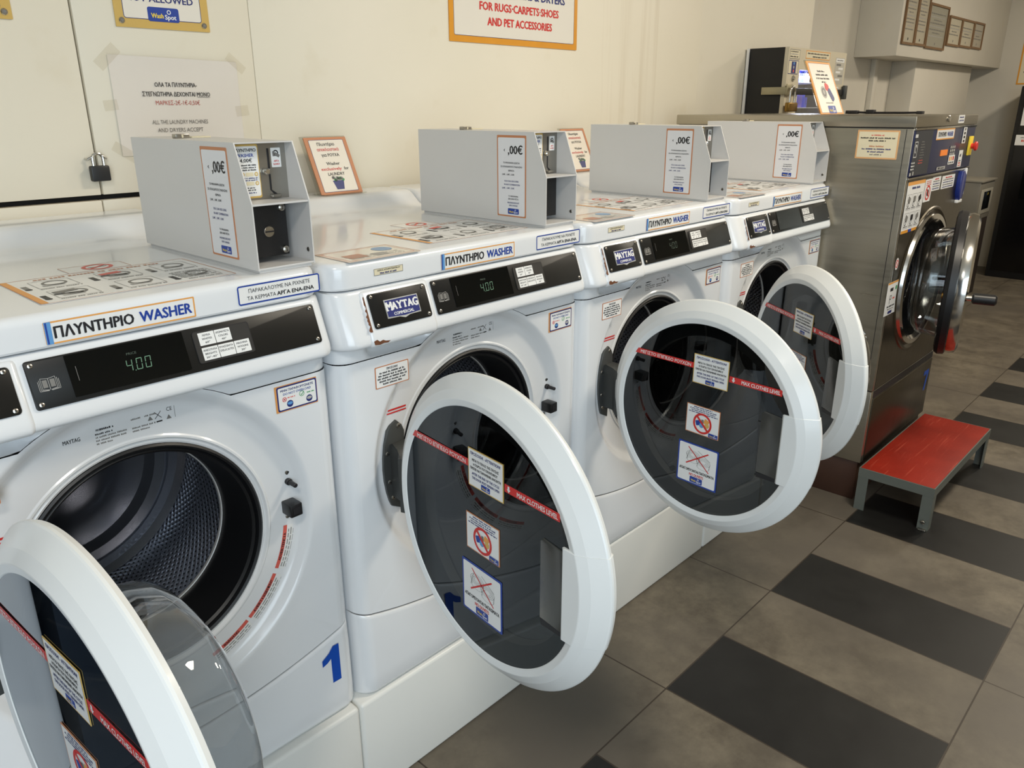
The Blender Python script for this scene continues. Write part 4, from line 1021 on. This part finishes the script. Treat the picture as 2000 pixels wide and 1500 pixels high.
# ------------------------------------------------------------------ wall notices and padlock
def wall_sign(label, x0, x1, z0, z1, fr, build, screws=False, name='wall_sign', y=.7495, cat='sign'):
    t = thing(name, label, cat, ((x0+x1)/2, y, z0)); off = -Vector(t.location)
    w_, h_ = x1-x0, z1-z0; cx_, cz_ = (x0+x1)/2, (z0+z1)/2
    bm = bmesh.new(); prism(bm, rrect(w_, h_, .001), (cx_, y, cz_), X, Z, -Y, .003, bev=.0006); obj('backing_board', bm, fr, t, off)
    d = Dec(w_-.036, h_-.036, mat('sign_paper', (228, 222, 210), .35), .006, .0006); d.border(w_-.036, h_-.036, .0013, NAVY, 1, .006)
    build(d); d.build('printed_face', t, (cx_, y-.003, cz_), X, Z, off)
    if screws:
        for xx in (x0+.013, x1-.013):
            for zz in (z0+.013, z1-.013):
                bm = bmesh.new(); cyl(bm, (xx, y-.003, zz), -Y, .0062, .0022, 20, bev=.0008); cyl(bm, (xx, y-.0052, zz), -Y, .003, .0004, 14, mi=1); obj('screw', bm, [CHROME, GREYI], t, off)
    return t
wall_sign('gold bordered sign fixed by screws above the taped paper notice', .703, .914, 1.577, 1.875, GOLD, lambda d: (d.text('NOT ALLOWED', -.004, -.0885, .0135, NAVY, .150, .02), d.logo(.0, -.1195, .070, .029)), True)
wall_sign('corner of a gold bordered sign at the upper left beside the door gap', .295, .506, 1.577, 1.875, GOLD, lambda d: d.bars(0, -.10, .12, .012, NAVY, 2, 1), True)
def fB(d):
    d.text('USE OF WASHERS & DRYERS', .010, -.062, .0235, NAVY, .44, .03); d.text('FOR RUGS·CARPETS·SHOES', .012, -.1045, .0235, RED, .372, .03); d.text('AND PET ACCESSORIES', .012, -.1465, .0235, RED, .305, .03)
wall_sign('wide amber bordered sign about rugs, carpets, shoes and pet accessories', 1.668, 2.269, 1.598, 2.02, AMBER, fB)
# taped paper notice
pn = thing('paper_notice', 'laminated white paper notice held by clear tape behind the first coin box', 'notice', (.822, .7495, 1.31)); OFF = -Vector(pn.location)
LAMI = mat('laminated_paper', (222, 215, 205), .16, coat=.6, vary=.02, vscale=14, bump=.25, bscale=22)
bm = bmesh.new(); P = []
for i in range(25):
    row = []
    for j in range(19):
        u, v = i/24, j/18
        row.append((.6735+.297*u, .7475-.004*max(0, v-.85)/.15*math.sin(math.pi*u)-.0006*math.sin(9*u+5*v), 1.311+.210*v-.006*u))
    P.append(row)
grid(bm, P)
P2 = [[(a[0], .7497, a[2]) for a in r_] for r_ in (P[0], P[-1])]
sheet = obj('sheet', bm, LAMI, pn, recalc=False)
d = Dec(1, 1); d.t = 0
DK = mat('notice_ink', (58, 54, 52), .5)
d.text('ΟΛΑ ΤΑ ΠΛΥΝΤΗΡΙΑ-', 0, .050, .0098, DK, .098, .012); d.text('ΣΤΕΓΝΩΤΗΡΙΑ ΔΕΧΟΝΤΑΙ ΜΟΝΟ', 0, .030, .0098, DK, .158, .012); d.line(.0475, .0235, .079, .0235, .0008, DK)
d.text('ΜΑΡΚΕΣ-2€-1€-0,50€', .0, .0115, .0098, mat('faded_red_ink', (176, 84, 72), .5), .104, 0)
GR = mat('notice_grey_ink', (104, 98, 92), .5)
d.build('greek_print', pn, (.815, .7462, 1.412), X, Z)
d = Dec(1, 1); d.t = 0
d.text('ALL THE LAUNDRY MACHINES', .0, -.030, .0092, GR, .132, 0); d.text('AND DRYERS ACCEPT', -.002, -.0475, .0092, GR, .108, 0)
d.build('english_print', pn, (.815, .7462, 1.412), X, Z)
for cx_, cz_, ww, hh, ro in ((.672, 1.516, .058, .026, .75), (.968, 1.512, .052, .020, -.7), (.664, 1.418, .030, .022, .1), (.972, 1.405, .034, .024, .1), (.680, 1.318, .060, .022, -.6)):
    d = Dec(1, 1); d.t = .0001; d.rect(0, 0, ww, hh, TAPE, 1, .001, ro); d.build('tape_strip', pn, (cx_, .7452, cz_), X, Z)
OFF = Vector((0, 0, 0))
# black padlock across the door gap
pk = thing('padlock', 'black padlock with steel shackle locking the wall doors beside the paper notice', 'padlock', (.614, .745, 1.262)); OFF = -Vector(pk.location)
bm = bmesh.new(); box(bm, .5945, .6335, .727, .743, 1.262, 1.2945, bev=.003); obj('lock_body', bm, mat('black_padlock_shell', (30, 31, 33), .45, vary=.1, vscale=60), pk)
bm = bmesh.new(); pts = [(.603, .735, 1.293)] + [(.614-.011*math.cos(R(a)), .735, 1.309+.011*math.sin(R(a))) for a in range(0, 181, 20)] + [(.625, .735, 1.293)]
tube(bm, pts, .003, 10); obj('shackle', bm, CHROME, pk)
for sgn in (-1, 1):
    bm = bmesh.new(); tube(bm, [(.614+sgn*.006, .7365, 1.318), (.614+sgn*.011, .733, 1.314), (.614+sgn*.019, .738, 1.309), (.614+sgn*.021, .7498, 1.309)], .0022, 8); obj('staple', bm, CHROME, pk)
OFF = Vector((0, 0, 0))

# ------------------------------------------------------------------ leaning sign stands
def stand(label, x0, y0, z0, w_, h_, lean, paint, name='sign_holder', fr=BROWNO, grp=None):
    t = thing(name, label, 'sign', (x0+w_/2, y0, z0), group=grp)
    vv = Vector((0, math.sin(lean), math.cos(lean))); nn_ = X.cross(vv)
    bm = bmesh.new(); prism(bm, rrect(w_, h_, .001), vv*(h_/2), X, vv, nn_, .003); 
    obj('sign_board', bm, fr, t, (0, 0, 0))
    d = Dec(w_-.022, h_-.012, mat('stand_paper', (226, 218, 204), .4), .004, .0005); d.border(w_-.022, h_-.012, .001, NAVY, 1, .004); paint(d)
    d.build('printed_sheet', t, vv*(h_/2-.001)+nn_*.003, X, vv, (0, 0, 0))
    bm = bmesh.new(); prism(bm, rrect(w_+.010, h_+.002, .001), vv*(h_/2+.003)-nn_*.0022-X*.004, X, vv, nn_, .002); obj('acrylic_back', bm, CLEAR, t, (0, 0, 0))
    bm = bmesh.new(); prism(bm, [(-.0015, 0), (.0015, 0), (.0015, .11), (-.0015, .11)], (0, .036, .001), X, (0, .3, .954), Y, .002); box(bm, -w_/2, w_/2, -.02, .04, 0, .002)
    obj('stand_foot', bm, CLEAR, t, (0, 0, 0))
    return t
def laundry(d):
    d.text('Πλυντήριο', -.004, .058, .0085, INK, .052, .01); d.text('αποκλειστικά', -.002, .044, .0085, RED, .066, .01); d.text('για ΡΟΥΧΑ', 0, .029, .0085, INK, .054, .01)
    d.text('Washer', 0, .006, .0085, INK, .040, .01); d.text('exclusively', -.010, -.008, .0085, RED, .062, .01); d.text('for', .036, -.008, .0085, INK, .014, .01); d.text('LAUNDRY', 0, -.022, .0085, INK, .050, .01)
    d.poly([(-.012, -.064), (.010, -.064), (.016, -.040), (-.018, -.040)], NAVY, 2)
    r_ = random.Random(2)
    for q in range(12): d.disc(-.014+.0026*q, -.037+r_.uniform(-.002, .005), .0045, (GREYI, LGREY, GREEN)[q % 3], 2, 10)
stand('orange bordered laundry sign leaning on the wall between the first two coin boxes', 1.100, .628, 1.2003, .128, .152, R(25), laundry, grp='laundry signs on the white washers')
stand('orange bordered laundry sign mostly hidden behind the second coin box', 2.118, .628, 1.2003, .128, .152, R(25), laundry, grp='laundry signs on the white washers')
def socks(d):
    for q, ww in enumerate((.07, .11, .12, .04)): d.bars(0, .066-.014*q, ww, .008, INK, 2, q)
    d.disc(-.026, -.016, .024, LGREY, 2, 20); d.ring(-.026, -.016, .010, .017, GREYI, 3, 18); d.rect(.012, .004, .034, .030, RED, 3, .010, -.3); d.rect(.032, -.026, .030, .052, NAVY, 4, .010, .5)
    d.bars(0, -.058, .07, .005, GREYI, 2, 7); d.logo(.006, -.084, .070, .030)
stand('orange bordered sign with socks picture standing on the steel washer top', 2.975, .145, 1.3815, .215, .205, R(24), socks, fr=ORANGE)

# ------------------------------------------------------------------ detergent vending box with strap and brass padlock
vx0, vx1, vy0, vy1, vz0, vz1 = 3.772, 4.46, .665, .878, 1.06, 1.676
vm = thing('vending_box', 'wall mounted detergent vending box with a glowing window and black side', 'vending machine', (vx0, vy0, vz0)); OFF = -Vector(vm.location)
bm = bmesh.new(); box(bm, vx0, vx0+.012, vy0+.02, vy1, vz0, vz1); box(bm, vx1-.012, vx1, vy0+.02, vy1, vz0, vz1); box(bm, vx0+.012, vx1-.012, vy1-.012, vy1, vz0, vz1); box(bm, vx0+.012, vx1-.012, vy0+.02, vy1, vz0, vz0+.012); box(bm, vx0+.012, vx1-.012, vy0+.02, vy1, vz1-.012, vz1)
obj('housing', bm, mat('black_vending_side', (28, 27, 26), .5), vm, flat=True)
CF = mat('cream_metal_front', (206, 196, 172), .4, vary=.03)
wx0, wx1, wz0, wz1 = vx0+.135, vx0+.530, 1.17, 1.578
bm = bmesh.new()
for a in ((vx0-.004, wx0, vz0, vz1), (wx1, vx1+.004, vz0, vz1), (wx0, wx1, vz0, wz0), (wx0, wx1, wz1, vz1)): box(bm, a[0], a[1], vy0, vy0+.02, a[2], a[3])
obj('front_frame', bm, CF, vm, flat=True)
bm = bmesh.new(); box(bm, vx0-.012, vx0-.004, vy1-.012, vy1, vz0, vz1); obj('white_edge', bm, PAPER, vm)
bm = bmesh.new(); box(bm, wx0, wx1, vy1-.02, vy1-.014, wz0, wz1); obj('lit_back', bm, mat('lit_window_back', (170, 178, 255), .5, emit=3.2), vm)
bm = bmesh.new(); box(bm, wx0, wx1, vy0+.008, vy0+.011, wz0, wz1); obj('window_pane', bm, CLEAR, vm)
vl = area('vending_window_lamp', (vx0+.33, vy0+.045, wz1-.012), (vx0+.33, vy0+.09, wz0), .36, .03, 9, (.72, .78, 1))
for zz in (1.285, 1.405, 1.525):
    bm = bmesh.new(); box(bm, wx0, wx1, vy0+.022, vy1-.02, zz-.004, zz); sh = obj('shelf', bm, PAPER, vm)
r_ = random.Random(5)
BC = [mat('blue_detergent_pack', (60, 74, 190), .4), mat('white_detergent_pack', (220, 222, 232), .4), mat('violet_detergent_pack', (112, 92, 190), .4)]
k = 0
OFF = Vector((0, 0, 0))
for zz in (1.405, 1.525):
    for i in range(4):
        xx = wx0+.03+.062*i
        bm = bmesh.new(); hh = r_.uniform(.060, .080); ww = r_.uniform(.017, .021)
        prism(bm, rrect(ww*2, .036, .006), (0, 0, 0), X, Y, Z, hh*.8, bev=.004); prism(bm, rrect(ww, .018, .004), (0, 0, hh*.8), X, Y, Z, hh*.2, bev=.002)
        o = obj('detergent_bottle', bm, BC[k % 3], None); k += 1
        o.location = (xx, vy0+.065, zz+.0002); tag(o, 'small detergent bottle standing on a shelf inside the glowing vending window', 'bottle', 'detergent bottles in the vending box')
OFF = -Vector(vm.location)
def on_vend(d, name, x_, z_): d.build(name, vm, (x_, vy0-.0002, z_), X, Z)
d = Dec(.110, .043, CREAM, .001, .0005); d.border(.110, .043, .003, GREYI, 1)
for q in range(3): d.bars(-.005, .011-.011*q, .085, .007, INK if q in (0, 2) else LGREY, 2, q)
on_vend(d, 'price_notice', vx0+.062, 1.646)
d = Dec(.108, .062, CREAM, .001, .0005); d.border(.108, .062, .003, NAVY, 1); d.rect(.004, -.001, .050, .052, NAVY, 2)
for q in range(3): d.disc(.004, .017-.017*q, .007, (SKYB, LGREY, PINKR)[q], 3, 14)
on_vend(d, 'product_card', vx0+.058, 1.588)
d = Dec(.29, .038, CREAM, .001, .0005); d.border(.29, .038, .004, ORANGE, 1); d.bars(0, .006, .25, .008, INK, 2, 1); d.bars(.02, -.008, .17, .008, INK, 2, 2); on_vend(d, 'title_notice', vx0+.33, 1.650)
d = Dec(.120, .130, mat('menu_card', (186, 182, 170), .5), .002, .0005); d.rect(0, .052, .108, .018, PAPER, 1); d.bars(0, .052, .08, .006, INK, 2, 1)
for q in range(5): d.rect(.015 if q % 2 else -.015, .030-.018*q, .06, .010, PAPER if q % 3 else GREYI, 2, .004)
on_vend(d, 'menu_card', vx0+.615, 1.585)
d = Dec(.060, .045, PAPER, .002, .0005)
for q in range(3): d.bars(0, .013-.012*q, .045, .007, INK, 2, q)
on_vend(d, 'small_notice', vx0+.600, 1.485)
d = Dec(1, 1); d.t = .0004; d.bars(0, 0, .24, .024, BLUE, 2, 3); d.build('window_print', vm, (wx0+.15, vy0+.0075, 1.562), X, Z)
bm = bmesh.new(); cyl(bm, (vx0+.066, vy0, 1.538), -Y, .014, .006, 22, bev=.002); cyl(bm, (vx0+.066, vy0-.006, 1.538), -Y, .007, .006, 16); obj('coin_lock', bm, [CHROME], vm)
bm = bmesh.new(); box(bm, vx0-.006, vx1+.006, vy0-.012, vy0-.006, 1.464, 1.494, bev=.001); strap = obj('security_strap', bm, mat('black_strap', (32, 30, 28), .6), vm)
bm = bmesh.new(); box(bm, vx0-.018, vx0-.012, vy0-.010, vy0+.115, 1.464, 1.498, bev=.001); box(bm, vx0-.018, vx0+.045, vy0-.016, vy0-.010, 1.460, 1.512, bev=.002); obj('hasp', bm, mat('worn_steel_hasp', (176, 168, 140), .4, metal=.7), strap)
bm = bmesh.new(); box(bm, vx1-.02, vx1+.014, vy0-.024, vy0-.006, 1.445, 1.515, bev=.004); obj('strap_bracket', bm, DARKM, strap)
OFF = Vector((0, 0, 0))
bp_ = thing('padlock', 'brass padlock hanging from the strap of the vending box', 'padlock', (vx0+.020, vy0-.03, 1.386)); OFF = -Vector(bp_.location)
bm = bmesh.new(); box(bm, vx0-.030, vx0+.064, vy0-.042, vy0-.018, 1.386, 1.428, bev=.005, seg=3); obj('lock_body', bm, BRASS, bp_)
bm = bmesh.new(); tube(bm, [(vx0-.008, vy0-.030, 1.426)] + [(vx0+.017-.025*math.cos(R(a)), vy0-.030, 1.474+.024*math.sin(R(a))) for a in range(0, 181, 20)] + [(vx0+.042, vy0-.030, 1.426)], .0055, 12); obj('shackle', bm, CHROME, bp_)
OFF = Vector((0, 0, 0))

# black tray of parts lying on the steel top
bt = thing('door_stay_rod', 'thin black rod with end blocks lying along the right edge of the steel washer top', 'rod', (3.42, .07, 1.3812)); OFF = -Vector(bt.location)
for y0_, y1_, z1_ in ((.175, .222, 1.394), (.108, .140, 1.397), (-.078, -.055, 1.392)):
    bm = bmesh.new(); box(bm, 3.405, 3.435, y0_, y1_, 1.3812, z1_, bev=.002); obj('end_block', bm, INK, bt)
bm = bmesh.new(); tube(bm, [(3.42, .20, 1.388), (3.42, .13, 1.3855), (3.42, .0, 1.3855), (3.42, -.066, 1.3865)], .0042, 10); obj('rod', bm, INK, bt)
OFF = Vector((0, 0, 0))

# ------------------------------------------------------------------ grey kiosk behind
gk = thing('coin_kiosk', 'grey floor standing machine with a small dark window beyond the steel washer', 'kiosk', (6.8, .40, 0)); OFF = -Vector(gk.location)
GK = mat('grey_kiosk_metal', (112, 108, 98), .45, vary=.04)
bm = bmesh.new(); box(bm, 6.602, 6.99, .40, .86, .60, .876, bev=.004); obj('body', bm, GK, gk)
bm = bmesh.new(); box(bm, 6.594, 7.0, .388, .866, .876, .890, bev=.003); obj('top', bm, mat('grey_kiosk_top', (126, 121, 110), .4), gk)
bm = bmesh.new(); box(bm, 6.606, 6.986, .404, .856, 0, .60, bev=.004); obj('lower_body', bm, mat('shaded_kiosk_base', (40, 31, 25), .5, vary=.1), gk)  # shade on the lower part is put into its dark brown colour
bm = bmesh.new(); box(bm, 6.640, 6.955, .394, .4005, .64, .822, bev=.003); pf = obj('window_frame', bm, mat('kiosk_frame', (150, 146, 134), .4), gk)
bm = bmesh.new(); box(bm, 6.705, 6.885, .391, .395, .672, .804, bev=.002); obj('dark_window', bm, GLOSSB, pf)
OFF = Vector((0, 0, 0))
# tall black machine by the end wall
bk = thing('tall_cabinet', 'tall black cabinet against the end wall at the right edge', 'cabinet', (7.98, .05, 0)); OFF = -Vector(bk.location)
bm = bmesh.new(); box(bm, 7.75, 8.19, -.75, .505, 0, 1.56, bev=.006); body2 = obj('body', bm, mat('black_cabinet_paint', (17, 17, 19), .5, vary=.1), bk)
bm = bmesh.new(); box(bm, 7.744, 7.751, -.70, .47, .06, 1.50, bev=.002); obj('front_panel', bm, mat('black_cabinet_glass', (12, 12, 14), .25), bk)
for nm, y0_, y1_, z0_, z1_ in (('white_notice', .30, .475, 1.10, 1.182), ('paper_label', .33, .46, 1.255, 1.40)):
    d = Dec(y1_-y0_, z1_-z0_, PAPER, .002, .0008); d.bars(0, -.005, (y1_-y0_)*.5, .022, PINKR, 2, 1); d.bars(0, .02, (y1_-y0_)*.6, .01, GREYI, 2, 2)
    d.build(nm, bk, (7.7435, (y0_+y1_)/2, (z0_+z1_)/2), -Y, Z)
d = Dec(.30, .25, GLOSSB, .004, .002); d.rect(0, -.05, .12, .03, YEL, 1); d.rect(-.02, .04, .08, .05, NAVY, 1); d.build('screen', bk, (7.7435, .22, .80), -Y, Z)
OFF = Vector((0, 0, 0))
wp = Dec(.26, .36, CREAM, .003, .001); wp.border(.26, .36, .012, AMBER, 1)
for q in range(6): wp.bars(0, .12-.04*q, .18, .016, GREYI, 2, q)
o = wp.build('wall_poster', None, (8.1995, .52, 1.76), -Y, Z); tag(o, 'cream poster with amber border on the end wall above the black cabinet', 'poster')

# ------------------------------------------------------------------ framed notices on the boxed-in beam
FR = mat('wooden_notice_frame', (122, 92, 60), .5, vary=.15, vscale=30)
for i, (x0_, x1_, z0_, z1_, pc, lab) in enumerate((
        (5.645, 5.875, 1.787, 2.16, (176, 168, 148), 'tall framed notice on the far beam, leftmost of the row'),
        (5.880, 6.100, 1.790, 2.16, (176, 168, 148), 'tall framed notice on the far beam, second of the row from its left end'),
        (6.108, 6.525, 1.783, 2.066, (150, 146, 130), 'wide grey framed notice in the middle of the row on the far beam'),
        (6.570, 6.880, 1.822, 2.020, (186, 178, 156), 'small framed notice on the far beam, just right of the wide grey one'),
        (6.885, 7.200, 1.826, 2.020, (186, 174, 148), 'small framed notice on the far beam, second from its right end'),
        (7.205, 7.480, 1.830, 2.022, (168, 160, 142), 'small framed notice at the right end of the row on the far beam'))):
    t = thing('framed_notice', lab, 'notice', ((x0_+x1_)/2, .7995, z0_), group='framed notices on the far beam'); off = -Vector(t.location)
    w_, h_ = x1_-x0_, z1_-z0_; cx_, cz_ = (x0_+x1_)/2, (z0_+z1_)/2
    bm = bmesh.new(); a, b_ = rrect(w_, h_, .001, 2), rrect(w_-.028, h_-.028, .001, 2); P = []
    for p, q in zip(a, b_): P.append([(cx_+p[0], .7995, cz_+p[1]), (cx_+p[0], .787, cz_+p[1]), (cx_+q[0], .787, cz_+q[1]), (cx_+q[0], .7995, cz_+q[1])])
    grid(bm, P, closeu=True); obj('frame', bm, FR, t, off)
    d = Dec(w_-.026, h_-.026, mat('notice_paper_%d' % pc[0], pc, .35), 0, .002)
    n_ = int(h_/.022)
    for q in range(2, n_-2): d.bars(0, h_/2-.02-.020*q, (w_-.06)*(.9 if q % 4 else .5), .010, GREYI if q % 3 else LGREY, 2, q+i)
    d.disc(0, -h_/2+.035, .009, INK if i < 2 else GREYI, 2, 12)
    d.build('sheet', t, (cx_, .7965, cz_), X, Z, off)
